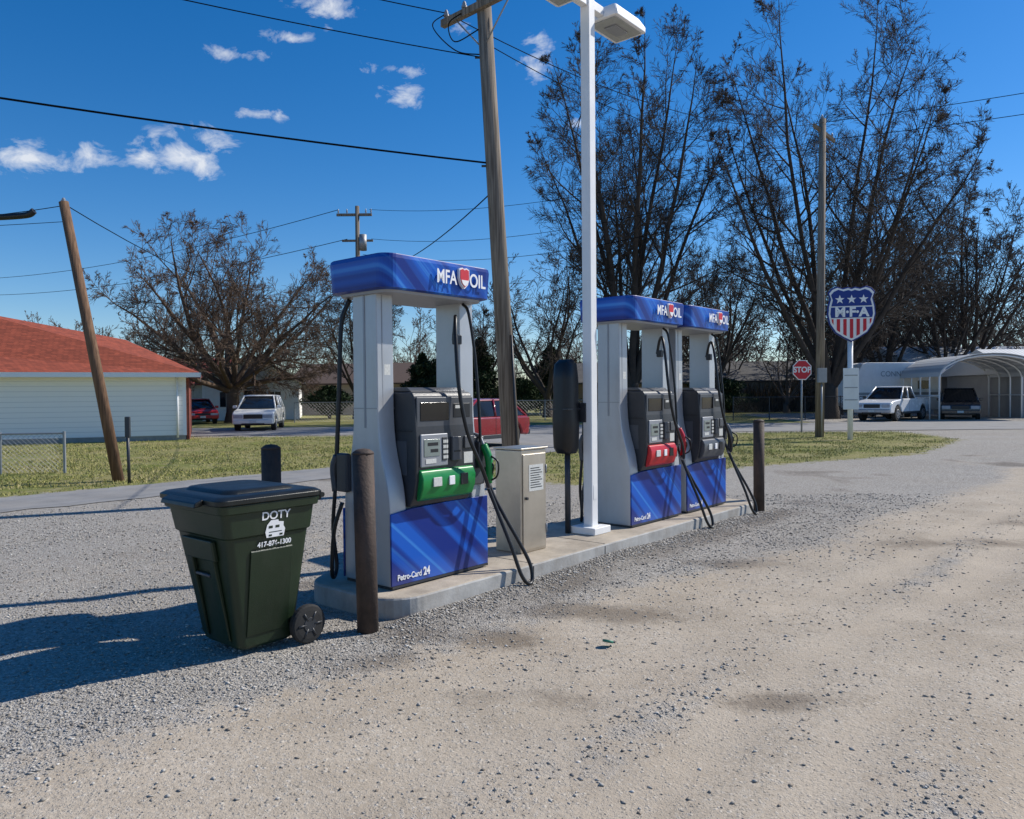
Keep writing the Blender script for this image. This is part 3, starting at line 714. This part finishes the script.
for i in range(-3,4):
    c=clipx(bot,i*.2-.05,i*.2+.05)
    if len(c)>2: prism('shield_stripe',sg,c,'y',-.104,-.093,M_redt)
for cx in (-.36,0,.36):
    s=[(cx+(.15 if i%2==0 else .06)*math.sin(i*math.pi/5),4.57+(.15 if i%2==0 else .06)*math.cos(i*math.pi/5)) for i in range(10)]
    prism('star',sg,s,'y',-.112,-.105,M_whitet)
txt('shield_text',sg,'M·F·A',(0,-.112,4.15),.42,M_whitet,bold=.018,ex=.004)

# ------------------------------------------------------------------ stop sign
ss=root('stop_sign',(11.45,30.4,0),8)
cyl('post',ss,(0,.03,-.1),(0,.03,2.65),.035,M_galv,k=8)
oc=lambda r:[(r*math.cos(R(22.5+45*i)),2.45+r*math.sin(R(22.5+45*i))) for i in range(8)]
prism('sign_rim',ss,oc(.42),'y',-.02,-.005,M_whitet); prism('sign_face',ss,oc(.385),'y',-.026,-.0205,M_redt)
txt('sign_text',ss,'STOP',(0,-.03,2.45),.31,M_whitet,bold=.010)

mp_=root('marker_post',(-7.13,14.3,0))
cyl('post',mp_,(0,0,-.1),(-.02,0,1.0),.03,M_char,k=8); box('marker_head',mp_,-.06,.03,-.03,.03,.86,1.24,M_char,.01)

# ------------------------------------------------------------------ fences
def chain_fence(name,p0,p1,h,sp=2.4,mesh=.14,r=.004,m=M_galv):
    f=root(name,p0); d=Vector(p1)-Vector(p0); Ln=d.length; u=d.normalized(); v=[];fa=[]
    n=max(1,round(Ln/sp))
    for i in range(n+1): tube_geo([u*(Ln*i/n)+Vector((0,0,-.1)),u*(Ln*i/n)+Vector((0,0,h+.04))],.03,8,v,fa)
    mesh_obj('posts',v,fa,m,f,fix=False); v=[];fa=[]
    tube_geo([Vector((0,0,h)),u*Ln+Vector((0,0,h))],.02,8,v,fa); mesh_obj('top_rail',v,fa,m,f,fix=False); v=[];fa=[]
    x=-h
    while x<Ln:
        for sgn in (1,-1):
            a=x;b=x+h; za,zb=(0.03,h) if sgn==1 else (h,.03)
            if a<0: za=za+(zb-za)*(-a/h); a=0
            if b>Ln: zb=za+(zb-za)*((Ln-a)/(b-a)); b=Ln
            if b>a: tube_geo([u*a+Vector((0,0,za)),u*b+Vector((0,0,zb))],r,3,v,fa,False)
        x+=mesh
    mesh_obj('wire_mesh',v,fa,m,f,fix=False)
chain_fence('chain_link_fence',(-14.5,15.6,0),(-9.55,16.4,0),.85,1.25,.1,.003)
chain_fence('chain_link_fence',(12.5,43.5,0),(21,44.5,0),1.3,2.4,.16,.007,M_char)
chain_fence('chain_link_fence',(-13,46,0),(12,47,0),1.2,2.6,.2,.005)

# ------------------------------------------------------------------ houses
def window(par,x0,x1,z0,z1,y):
    box('window_frame',par,x0-.06,x1+.06,y-.05,y-.003,z0-.06,z1+.06,M_whitet,.005); box('window_glass',par,x0,x1,y-.06,y-.0505,z0,z1,M_glass)
    box('window_mullion',par,(x0+x1)/2-.02,(x0+x1)/2+.02,y-.068,y-.0605,z0,z1,M_whitet)
h=root('white_siding_house',(-12.1,28.6,0),22)
box('walls',h,-22,0,0,8,.18,2.45,M_siding); box('foundation',h,-21.98,-.02,.02,7.98,-.2,.179,mat('foundation_block',(.3,.29,.27),.9))
M_brick=mat('red_brick',(.22,.06,.04),.9,0,.3,12)
box('brick_end_wall',h,.002,.10,.02,7.9,-.1,2.3,M_brick)
box('corner_trim',h,-.12,.004,-.02,-.002,.18,2.45,M_whitet)
e=.5; z=2.47
v=[(-22-e,-e,z),(e,-e,z),(e,8+e,z),(-22-e,8+e,z),(-7.5,4,4.95),(-2.3,4,3.95),(-14,4,4.95),(-18,4,4.2)]
mesh_obj('roof',v,[(0,1,5,4,6,7),(1,2,5),(2,3,7,6,4,5),(3,0,7),(0,3,2,1)],M_roofr,h)
box('fascia',h,-22-e,e+.02,-e-.03,-e-.001,2.32,2.49,M_whitet); box('fascia',h,e+.001,e+.03,-e-.03,8+e,2.32,2.489,M_whitet)
box('soffit',h,-22-e,e,-e,-.001,2.451,2.468,M_whitet)
cyl('downspout',h,(-.3,-.06,.1),(-.3,-.06,2.4),.04,M_whitet,k=8)
for x in (-10.5,-15.5): window(h,x,x+1.3,1.0,2.0,0)

def gable_house(name,loc,rz,w,d,hw,hr,mw,mr,wins=True):
    h=root(name,loc,rz)
    box('walls',h,-w/2,w/2,0,d,0,hw,mw)
    prism('gable_front',h,[(-w/2+.01,hw+.001),(w/2-.01,hw+.001),(0,hr)],'y',.01,d-.01,mw)
    for s in (-1,1):
        v=[(s*(w/2+.4),-.4,hw-.12),(0,-.4,hr+.06),(0,d+.4,hr+.06),(s*(w/2+.4),d+.4,hw-.12)]; vv=v+[(a,b,c+.13) for a,b,c in v]
        mesh_obj('roof_slope',vv,[(0,1,2,3),(4,5,6,7),(0,1,5,4),(1,2,6,5),(2,3,7,6),(3,0,4,7)],mr,h)
    if wins:
        window(h,-w*.32,-w*.32+.8,.9,1.9,0); window(h,w*.18,w*.18+.8,.9,1.9,0)
        box('door',h,-.45,.42,-.03,-.002,.05,2.0,M_dark,.005)
        box('porch_roof',h,-1.2,1.2,-1.2,-.42,2.05,2.15,mr); 
        for x in (-1.1,1.1): box('porch_post',h,x-.05,x+.05,-1.15,-1.05,0,2.05,M_whitet)
    return h
gable_house('white_gable_house',(-17.6,52,0),14,6.2,9,2.6,4.3,mat('white_board',(.88,.87,.84),.7,0,.05,3),M_roofg)
gable_house('red_roof_house',(-22.3,62,0),90,7,9,2.6,4.5,mat('tan_board',(.4,.35,.28),.8),mat_shingle('dark_red_shingles',(.26,.05,.035)),False)
gable_house('brown_house',(3.6,62,0),-80,8,12,2.4,3.9,mat('brown_board',(.22,.17,.12),.8),M_roofg)
gable_house('tan_house',(-7,66,0),80,7,11,2.6,4.2,mat('tan_board2',(.35,.3,.25),.8),mat('brown_roof',(.12,.08,.06),.9))
gable_house('grey_house',(15.5,64,0),-80,7,9,2.5,4.0,mat('grey_board',(.3,.3,.3),.8),M_roofg)

M_metalw=bpy.data.materials.new('corrugated_metal'); nt2,b2=nodes_of(M_metalw)
tcn=nt2.nodes.new('ShaderNodeTexCoord'); wv=nt2.nodes.new('ShaderNodeTexWave'); wv.inputs['Scale'].default_value=1.2; nt2.links.new(tcn.outputs['Object'],wv.inputs['Vector'])
rp=nt2.nodes.new('ShaderNodeValToRGB'); rp.color_ramp.elements[0].color=(.42,.44,.46,1); rp.color_ramp.elements[1].color=(.60,.62,.63,1); nt2.links.new(wv.outputs['Fac'],rp.inputs[0]); nt2.links.new(rp.outputs[0],b2.inputs['Base Color'])
b2.inputs['Roughness'].default_value=.45; b2.inputs['Metallic'].default_value=.1
sb=root('metal_shop_building',(28.5,52,0),4)
M_shopw=mat('shop_wall',(.30,.30,.30),.6,0,.1,2)
box('walls',sb,0,22,0,12,0,2.7,M_shopw)
v=[(-.5,-.5,2.72),(22.5,-.5,2.72),(22.5,6,4.9),(-.5,6,4.9),(-.5,12.5,2.72),(22.5,12.5,2.72)]
mesh_obj('roof',v,[(0,1,2,3),(3,2,5,4),(0,3,4),(1,5,2),(0,4,5,1)],M_metalw,sb)
box('fascia',sb,-.5,22.5,-.54,-.501,2.5,2.74,M_white)
for x in (2,7.5): box('roll_door',sb,x,x+3.6,-.03,-.002,.02,2.3,M_dark)
sm=root('metal_shed',(29.2,44,0),3)
box('walls',sm,0,9,0,7,0,2.5,M_shopw)
v=[(-.4,-.4,2.52),(9.4,-.4,2.52),(9.4,3.5,4.1),(-.4,3.5,4.1),(-.4,7.4,2.52),(9.4,7.4,2.52)]
mesh_obj('roof',v,[(0,1,2,3),(3,2,5,4),(0,3,4),(1,5,2),(0,4,5,1)],M_metalw,sm)
box('opening',sm,1,4,-.03,-.002,.02,2.2,M_dark); box('side_door',sm,5.5,6.4,-.03,-.002,.02,2.0,M_whitet)

cp=root('carport',(25.6,41.0,0),-6)
def arch(y,w=2.7):
    return [(-w,y,0),(-w,y,2.3)]+[(-w*math.cos(R(a)),y,2.3+1.15*math.sin(R(a))) for a in range(15,180,15)]+[(w,y,2.3),(w,y,0)]
for i in range(6): tube('hoop',cp,arch(i*1.2),.045,M_white,8,False)
v=[];f=[]
A=[(-2.75*math.cos(R(a)),2.34+1.2*math.sin(R(a))) for a in range(0,181,10)]
for dz in (0,.03):
    for y in (-.1,6.1):
        for a,b3 in A: v.append((a,y,b3+dz))
k=len(A)
for i in range(k-1):
    f.append((i,i+1,k+i+1,k+i)); f.append((2*k+i,2*k+i+1,3*k+i+1,3*k+i)); f.append((i,i+1,2*k+i+1,2*k+i)); f.append((k+i,k+i+1,3*k+i+1,3*k+i))
mesh_obj('roof_sheet',v,f,M_metalw,cp)
for x,z in ((-2.7,1.3),(2.7,1.3)): cyl('side_rail',cp,(x,0,z),(x,6,z),.03,M_white,k=8)

# ------------------------------------------------------------------ vehicles
def vehicle(name,loc,rz,Ln,Wd,H,kind,pm):
    c=root(name,loc,rz); hl=Ln/2; hw=Wd/2
    wr=.34 if kind!='pickup' else .39; zb=.30 if kind!='pickup' else .42
    belt={'suv':1.02,'van':1.0,'pickup':1.18,'hatch':.92}[kind]
    hood={'suv':(1.15,.98),'van':(.95,.92),'pickup':(1.45,1.12),'hatch':(1.0,.86)}[kind]
    wx=[hl-.85,-hl+.85] if kind!='pickup' else [hl-.95,-hl+1.15]
    top=[(-hl+.03,zb+.1),(-hl,zb+.35),(-hl+.04,belt-.05),(-hl+.15,belt)]
    top+=[(hl-hood[0]-.15,belt),(hl-hood[0],belt-.02),(hl-.35,hood[1]-.06),(hl-.08,hood[1]-.16),(hl,hood[1]-.35),(hl,zb+.12),(hl-.05,zb)]
    bot=[]
    for w in wx:
        for a in range(0,181,20): bot.append((w+(wr+.07)*math.cos(R(a)),max(zb,wr+(wr+.07)*math.sin(R(a)))))
    outline=top+bot+[(-hl+.1,zb)]
    prism('body_shell',c,outline,'y',-hw,hw,pm,.07,3)
    if kind=='pickup': g0,g1,t0,t1=-hl+2.1,hl-1.35,-hl+2.3,hl-2.15
    elif kind=='hatch': g0,g1,t0,t1=-hl+.12,hl-1.0,-hl+.75,hl-1.9
    else: g0,g1,t0,t1=-hl+.08,hl-1.0,-hl+.3,hl-1.85
    i=.07; ti=.26
    def ring(a0,a1,inn,z): return [(a0,-hw+inn,z),(a1-.12,-hw+inn,z),(a1,-hw+inn+.3,z),(a1,hw-inn-.3,z),(a1-.12,hw-inn,z),(a0,hw-inn,z)]
    loft('windows',c,[ring(g0,g1,i,belt-.01),ring(t0,t1,ti,H-.07)],M_glass,bevel=.03)
    loft('roof',c,[ring(t0-.04,t1+.06,ti-.02,H-.075),ring(t0-.02,t1+.02,ti,H-.03),ring(t0+.15,t1-.15,ti+.15,H)],pm,bevel=.02)
    for s in (-1,1):
        for gx_,tx_ in ((g0,t0),(g1-.10,t1-.10),((g0*.52+g1*.48),(t0*.52+t1*.48)))+(((g0*.8+g1*.2),(t0*.8+t1*.2)),)*(kind in('suv','van')):
            tube('pillar',c,[(gx_,s*(hw-i-.0),belt-.02),(tx_,s*(hw-ti+.0),H-.05)],.042,pm,6,False)
        box('mirror',c,g1-.35,g1-.2,*(sorted((s*(hw-.02),s*(hw+.17)))),belt+.0,belt+.14,pm if kind!='pickup' else M_char,.03)
        box('door_seam',c,(g0+g1)/2-.006,(g0+g1)/2+.006,*(sorted((s*(hw+.001),s*(hw+.004)))),zb+.1,belt-.02,M_dark)
        box('sill',c,-hl+1.4,hl-1.4,*(sorted((s*(hw-.05),s*(hw+.012)))),zb-.03,zb+.08,M_char,.01)
        box('headlamp',c,hl-.16,hl+.012,*(sorted((s*(hw-.48),s*(hw-.06)))),hood[1]-.40,hood[1]-.22,mat('lamp_clear',(.4,.42,.45),.1),.03)
        box('tail_lamp',c,-hl-.012,-hl+.1,*(sorted((s*(hw-.22),s*(hw-.03)))),belt-.35,belt-.06,mat('lamp_red',(.35,.01,.01),.2),.02)
        for w in wx:
            y0=s*(hw-.22); y1=s*(hw-.005)
            cyl('wheel',c,(w,y0,wr),(w,y1,wr),wr,M_tyre,k=24,bevel=.02); cyl('wheel_hub',c,(w,y1-.02*s,wr),(w,y1+.012*s,wr),wr*.6,M_hub,k=16)
            for q in range(5):
                a=q*2*math.pi/5; cyl('hub_gap',c,(w+wr*.38*math.cos(a),y1,wr+wr*.38*math.sin(a)),(w+wr*.38*math.cos(a),y1+.016*s,wr+wr*.38*math.sin(a)),wr*.11,M_dark,k=6)
    box('wheel_well',c,-hl+.3,hl-.3,-hw+.24,hw-.24,zb-.06,zb+.25,M_dark)
    box('grille',c,hl-.02,hl+.015,-.42,.42,hood[1]-.42,hood[1]-.22,M_dark,.01)
    box('lower_grille',c,hl+.02,hl+.064,-.5,.5,zb+.0,zb+.06,M_dark,.01)
    box('front_bumper',c,hl-.12,hl+.06,-hw+.04,hw-.04,zb+.02,zb+.22,pm if kind!='pickup' else M_hub,.04)
    box('rear_bumper',c,-hl-.07,-hl+.1,-hw+.04,hw-.04,zb+.02,zb+.22,M_char if kind!='pickup' else M_hub,.04)
    box('licence_plate',c,hl+.061,hl+.066,-.15,.15,zb+.07,zb+.19,M_label)
    if kind=='pickup':
        box('bed_cavity',c,-hl+.12,-hl+1.95,-hw+.12,hw-.12,belt-.4,belt+.004,M_dark)
        for s in (-1,1): box('bed_rail',c,-hl+.05,-hl+2.0,*(sorted((s*(hw-.12),s*(hw-.01)))),belt-.02,belt+.05,pm,.02)
    return c
P_white=mat('white_car_paint',(.78,.79,.80),.25,0,.03,3,coat=.6); P_red=mat('red_car_paint',(.26,.008,.02),.25,0,.05,3,coat=.8); P_dark=mat('dark_car_paint',(.02,.022,.03),.25,0,.05,3,coat=.7)
P_cream=mat('cream_car_paint',(.80,.78,.71),.3,0,.03,3,coat=.5); P_bright=mat('bright_red_paint',(.5,.02,.015),.3,coat=.5)
vehicle('parked_suv',(-12.2,37.3,.016),-80,4.5,1.85,1.66,'suv',P_cream)
vehicle('parked_car',(-1.45,23.2,.012),-128,4.3,1.78,1.46,'hatch',P_red)
vehicle('pickup_truck',(20.9,42.2,0),-138,5.5,1.95,1.85,'pickup',P_white)
vehicle('parked_suv',(25.3,43.6,0),-118,4.7,1.9,1.75,'suv',P_dark)
vehicle('parked_car',(-19.0,46.5,0),-60,4.3,1.78,1.5,'hatch',P_bright)
tr=root('enclosed_trailer',(23.2,47.5,0),-170)
prism('trailer_body',tr,[(-2.8,.45),(2.3,.45),(2.9,.9),(2.9,2.5),(2.5,3.2),(2.2,3.3),(-2.8,3.3)],'y',-1.1,1.1,M_white,.05)
txt('trailer_text',tr,'CONNECT',(.2,1.104,2.6),.45,M_galv,rz=180)
box('trailer_window',tr,-2.0,-1.2,1.101,1.112,1.7,2.2,M_glass); box('trailer_stripe',tr,-2.75,2.85,1.1005,1.106,1.35,1.5,M_galv)
for s in (-1,1):
    for x in (-.5,.35): cyl('wheel',tr,(x,s*.95,.33),(x,s*1.12,.33),.33,M_tyre,k=20)
    box('fender',tr,-.95,.8,*(sorted((s*1.107,s*1.16))),.55,.8,M_char,.02)
cyl('tongue',tr,(2.3,0,.45),(4.0,0,.45),.06,M_char,k=8); cyl('jack',tr,(3.6,0,0.02),(3.6,0,.8),.04,M_char,k=8)

# ------------------------------------------------------------------ trees
M_barkA=mat('grey_bark',(.056,.044,.036),.95,0,.3,3); M_barkB=mat('brown_bark',(.12,.080,.054),.95,0,.3,3); M_barkF=mat('far_bark',(.13,.10,.08),.95,0,.3,2)
def tree_mesh(seed,trunk_h,trunk_r,cz,rx_,rz_,mains,main_ang,main_len,kids,ratios,trop=.12,wig=.16,minr=.010,rad_ratio=.55,low=.75):
    rnd=random.Random(seed); verts=[];faces=[]
    UPV=Vector((0,0,1))
    def rot(d,ang):
        ax=d.orthogonal().normalized(); ax.rotate(Quaternion(d,rnd.uniform(0,6.283))); q=d.copy(); q.rotate(Quaternion(ax,ang)); return q
    def inside(p,k): return (p.x/rx_)**2+(p.y/rx_)**2+((p.z-cz)/rz_)**2<k
    nseg=[9,7,5,3,2]
    def branch(p,d,Ln,r,lv):
        n=nseg[min(lv,4)]; st_=Ln/n; pts=[p.copy()]; dirs=[d.copy()]; k=rnd.uniform(.82,1.18)
        for i in range(n):
            d=(d+Vector((rnd.uniform(-1,1),rnd.uniform(-1,1),rnd.uniform(-1,1)))*wig+UPV*trop*(1 if lv<3 else .5)).normalized()
            p=p+d*st_; pts.append(p.copy()); dirs.append(d.copy())
            if lv>=1 and not inside(p,k): break
            if lv==0 and not inside(p,.90): break
            if lv>=1 and p.z<trunk_h*low: break
        m=len(pts)-1
        rad=[max(minr*.45,r*(1-(i/m))**.8 if i<m else minr*.4) for i in range(m+1)]
        tube_geo(pts,rad,[8,6,4,3,3][min(lv,4)],verts,faces,False)
        if lv>=len(kids): return
        nk=kids[lv]; 
        for j in range(nk):
            u=.18+.82*(j+rnd.random())/nk; t=u*m; i=min(m-1,int(t)); f=t-i
            q=pts[i].lerp(pts[i+1],f); rr_=max(minr,(rad[i]*(1-f)+rad[i+1]*f)*rad_ratio*rnd.uniform(.8,1.15))
            ln=Ln*ratios[lv]*rnd.uniform(.6,1.2)*(1.2-.6*u)
            branch(q,rot(dirs[i],R(rnd.uniform(22,52) if lv>1 else rnd.uniform(28,58))),ln,rr_,lv+1)
    top=Vector((rnd.uniform(-.1,.1),rnd.uniform(-.1,.1),trunk_h))
    tube_geo([Vector((0,0,-.3)),Vector((0,0,.15)),Vector((0,0,.7)),top*.6,top,top+Vector((0,0,.3))],[trunk_r*1.7,trunk_r*1.4,trunk_r*1.08,trunk_r,trunk_r*.95,trunk_r*.7],10,verts,faces)
    for i in range(mains):
        a=2.39996*i+rnd.uniform(-.25,.25); an=R(main_ang[0]+(main_ang[1]-main_ang[0])*((i+.5)/mains)**.6); 
        d=Vector((math.sin(an)*math.cos(a),math.sin(an)*math.sin(a),math.cos(an)))
        branch(top-Vector((0,0,rnd.uniform(0,trunk_h*.3))),d,main_len*rnd.uniform(.9,1.12),trunk_r*rnd.uniform(.40,.58),0)
    me=bpy.data.meshes.new('tree_mesh'); 
    va=np.array([tuple(v) for v in verts],dtype=np.float32); me.vertices.add(len(va)); me.vertices.foreach_set('co',va.ravel())
    lens=np.array([len(f) for f in faces],dtype=np.int32); idx=np.concatenate([np.array(f,dtype=np.int32) for f in faces])
    me.loops.add(len(idx)); me.loops.foreach_set('vertex_index',idx); me.polygons.add(len(faces))
    me.polygons.foreach_set('loop_start',np.concatenate([[0],np.cumsum(lens)[:-1]]).astype(np.int32)); me.polygons.foreach_set('loop_total',lens)
    me.update(); return me
def put(name,me,loc,rz,m,sc=1,parent=None):
    if not me.materials: me.materials.append(m)
    o=bpy.data.objects.new(name,me); o.location=loc; o.rotation_euler=(0,0,R(rz)); o.scale=(sc,sc,sc) if not isinstance(sc,tuple) else sc
    return link(o,parent)
oak=tree_mesh(8,2.2,.40,6.6,7.8,5.8,17,(3,78),9.6,[9,7,7,6],[.42,.50,.55,.6],.02,.16,.013)
put('oak_tree',oak,(-17.0,47,0),20,M_barkB,(1,1,1.02))
tA=tree_mesh(11,1.8,.34,11.0,5.4,9.6,10,(3,26),18.5,[13,8,7,6],[.24,.45,.55,.6],.05,.09,.011)
put('bare_tree',tA,(6.9,44,0),0,M_barkA,(1.12,1.12,1.12))
tB=tree_mesh(29,1.6,.38,12.2,6.9,11.2,11,(3,34),21,[13,8,7,6],[.24,.45,.55,.6],.045,.09,.012)
put('bare_tree',tB,(18.6,45,0),40,M_barkA,(1.08,1.08,1.10))
tC=tree_mesh(37,2.0,.25,6.5,4.2,5.4,8,(4,42),10.5,[9,7,6,5],[.32,.48,.55,.55],.06,.14,.013)
tD=tree_mesh(41,1.2,.20,5.0,3.2,4.4,7,(6,48),7.5,[8,7,6,4],[.36,.48,.55,.55],.06,.17,.013)
put('bare_tree',tC,(26.5,55,0),0,M_barkA,1.2); put('bare_tree',tC,(31.5,56,0),120,M_barkA,1.2); put('bare_tree',tC,(34.5,58,0),200,M_barkA,1.45)
put('bare_tree',tC,(13,50,0),70,M_barkA,.95); put('bare_tree',tD,(22,52,0),70,M_barkA,1.3)
put('bare_tree',tC,(-10.5,52,0),50,M_barkA,.85); put('bare_tree',tD,(2.4,52,0),10,M_barkA,1.3)
put('bare_tree',tD,(-3.0,58,0),160,M_barkA,1.1)
dt=root('distant_trees')
tE=tree_mesh(55,1.0,.20,4.8,3.6,4.6,7,(6,50),7.5,[7,5,4,3],[.4,.45,.5,.5],.06,.2,.024)
rn=random.Random(5)
for i in range(54):
    x=-85+190*i/53+rn.uniform(-2,2); y=rn.uniform(75,110); sc=rn.uniform(.9,1.45)
    if x>15: sc*=1.25
    put('tree',tE,(x,y,0),rn.uniform(0,360),M_barkF,sc,dt)
for i in range(14):
    x=14+46*i/13+rn.uniform(-1,1); y=rn.uniform(58,70); put('tree',tE,(x,y,0),rn.uniform(0,360),M_barkF,rn.uniform(.9,1.25),dt)
M_ever=mat_island('cedar_foliage',[(.012,.028,.012),(.03,.055,.02),(.018,.035,.015),(.05,.07,.03)])
def evergreen(name,loc,H,Rr,seed,n=9000,conic=1.0):
    rs=np.random.RandomState(seed); t=rs.rand(n)**.75; z=.3+t*(H-.3)
    lob=1+.25*np.sin(z*5+rs.rand()*6); prof=Rr*((1-t)**.7 if conic else np.sqrt(np.clip(1-(2*t-1)**2,0,1)))*lob
    a=rs.rand(n)*6.283; clump=1+.22*np.sin(a*5+z*3)+.12*np.sin(a*11-z*7); r=prof*clump*(.55+.5*rs.rand(n))
    P=np.stack([r*np.cos(a),r*np.sin(a),z],1); s=.10+.12*rs.rand(n)
    d1_=rs.randn(n,3); d1_/=np.linalg.norm(d1_,axis=1)[:,None]; d2_=rs.randn(n,3); d2_/=np.linalg.norm(d2_,axis=1)[:,None]
    v=np.stack([P-d1_*s[:,None],P+d1_*s[:,None]*.6+d2_*s[:,None]*.4,P+d2_*s[:,None]],1)
    c=root(name,loc); tri_mesh('foliage',v,M_ever,c); cyl('trunk',c,(0,0,-.2),(0,0,H*.8),.14,M_barkA,.03,k=8)
evergreen('cedar_tree',(-4.4,55,0),6.2,2.2,1); evergreen('cedar_tree',(-2.3,56,0),5.6,1.9,2); evergreen('cedar_tree',(-6.6,57,0),4.6,1.8,3)
evergreen('cedar_tree',(2.9,58,0),5.2,1.8,4); evergreen('evergreen_shrub',(0.6,55,0),2.6,1.6,5,5000,0)
evergreen('evergreen_shrub',(-12.8,54,0),2.2,1.5,6,4000,0); evergreen('evergreen_shrub',(15.5,58,0),2.6,2.0,7,5000,0)

def scrub(name,n,xr,yr,h,m,seed):
    rs=np.random.RandomState(seed); x=rs.uniform(*xr,n); y=rs.uniform(*yr,n); hh=h*(.35+.65*vnoise(x+300,y,.11,71))*(.5+.5*rs.rand(n)); w=.03+.03*rs.rand(n)
    z0=rs.rand(n)*hh*.5; an=rs.rand(n)*6.28; dx=rs.randn(n)*.5; dy=rs.randn(n)*.5
    v=np.stack([np.stack([x-w*np.cos(an),y-w*np.sin(an),z0],1),np.stack([x+w*np.cos(an),y+w*np.sin(an),z0],1),np.stack([x+dx,y+dy,z0+hh*.5+.2],1)],1)
    tri_mesh(name,v,m)
M_scrub=mat_island('scrub_twigs',[(.10,.075,.055),(.17,.13,.095),(.07,.06,.045),(.12,.10,.06)])
scrub('distant_scrub',60000,(-150,170),(112,140),7.0,M_scrub,4)
scrub('brush_thicket',16000,(13,36),(60,66),4.0,M_scrub,8)

# ------------------------------------------------------------------ sky, sun
SUN=Vector((.92,.39,0)).normalized(); EL=R(41)
w=bpy.data.worlds.new('World'); scene.world=w; w.use_nodes=True; nt=w.node_tree; nt.nodes.clear(); N=nt.nodes; L=nt.links
out=N.new('ShaderNodeOutputWorld'); bg=N.new('ShaderNodeBackground'); L.new(bg.outputs[0],out.inputs[0])
sky=N.new('ShaderNodeTexSky'); sky.sky_type='NISHITA'; sky.sun_disc=False; sky.sun_elevation=EL; sky.sun_rotation=math.atan2(SUN.x,SUN.y); sky.altitude=300; sky.dust_density=.2; sky.ozone_density=3.0
hs=N.new('ShaderNodeHueSaturation'); hs.inputs['Saturation'].default_value=1.40; hs.inputs['Value'].default_value=1.0; L.new(sky.outputs[0],hs.inputs['Color'])
skyc=mixc(1.0,hs.outputs[0],(.92,.95,1.06),'MULTIPLY')
tc=N.new('ShaderNodeTexCoord'); OB=tc.outputs['Generated']
mp=N.new('ShaderNodeMapping'); mp.inputs['Scale'].default_value=(1,1,1.7); L.new(OB,mp.inputs[0])
nz=N.new('ShaderNodeTexNoise'); nz.inputs['Scale'].default_value=24; nz.inputs['Detail'].default_value=8; nz.inputs['Roughness'].default_value=.62; nz.inputs['Distortion'].default_value=.4; L.new(mp.outputs[0],nz.inputs['Vector'])
tot=None
for (dx,dz,wx_,wz_,g_) in ((-.632,.31,.065,.017,.95),(-.525,.312,.032,.016,.95),(-.475,.312,.030,.018,.9),(-.425,.310,.042,.027,1.0),(-.39,.330,.032,.016,1.0),(-.236,.50,.045,.020,1.1),(-.14,.385,.030,.014,1.05),(-.15,.42,.04,.010,1.0),(.035,.42,.024,.020,1.1),(.04,.45,.020,.012,1.0),(-.33,.365,.04,.008,.8),(-.345,.44,.04,.009,.85),(.09,.35,.03,.008,.6),(-.27,.46,.04,.008,.8),(-.06,.47,.03,.01,.85)):
    d=Vector((dx,1,dz)).normalized()
    sb_=N.new('ShaderNodeVectorMath'); sb_.operation='SUBTRACT'; L.new(OB,sb_.inputs[0]); sb_.inputs[1].default_value=d
    ml=N.new('ShaderNodeVectorMath'); ml.operation='MULTIPLY'; L.new(sb_.outputs[0],ml.inputs[0]); ml.inputs[1].default_value=(1/wx_,1/(wx_*1.5),1/wz_)
    ln=N.new('ShaderNodeVectorMath'); ln.operation='LENGTH'; L.new(ml.outputs[0],ln.inputs[0])
    m_=N.new('ShaderNodeMapRange'); m_.inputs[1].default_value=0; m_.inputs[2].default_value=1.5; m_.inputs[3].default_value=g_; m_.inputs[4].default_value=0; L.new(ln.outputs['Value'],m_.inputs[0])
    if tot is None: tot=m_.outputs[0]
    else: tot=math2('MAXIMUM',tot,m_.outputs[0])
cl=math2('ADD',tot,math2('MULTIPLY',math2('SUBTRACT',nz.outputs['Fac'],.5),2.8))
cl=math2('MULTIPLY',mrange(cl,.45,1.2),mrange(tot,0.02,.35))
cl=math2('MULTIPLY',cl,.9)
mx=mixc(cl,skyc,(6.9,7.2,7.7)); L.new(mx,bg.inputs['Color']); bg.inputs['Strength'].default_value=.118
w.cycles.sampling_method='MANUAL'; w.cycles.sample_map_resolution=256
sl=bpy.data.lights.new('sun','SUN'); sl.energy=5.0; sl.angle=R(.53); sl.color=(1,.95,.87)
so=bpy.data.objects.new('sun',sl); dvec=Vector((SUN.x*math.cos(EL),SUN.y*math.cos(EL),math.sin(EL))); so.rotation_euler=(-dvec).to_track_quat('-Z','Y').to_euler(); so.location=(20,15,20); COL.objects.link(so)

# ------------------------------------------------------------------ camera
cam=bpy.data.cameras.new('camera'); cam.lens=27.07; cam.sensor_width=36; cam.sensor_fit='HORIZONTAL'; cam.clip_start=.05; cam.clip_end=3000
co=bpy.data.objects.new('camera',cam); co.location=(0,0,1.6)
co.rotation_euler=(Matrix.Rotation(R(88.85),3,'X')@Matrix.Rotation(R(-.5),3,'Z')).to_euler(); COL.objects.link(co); scene.camera=co
scene.view_settings.view_transform='Standard'; scene.view_settings.look='None'; scene.view_settings.exposure=0; scene.view_settings.gamma=1
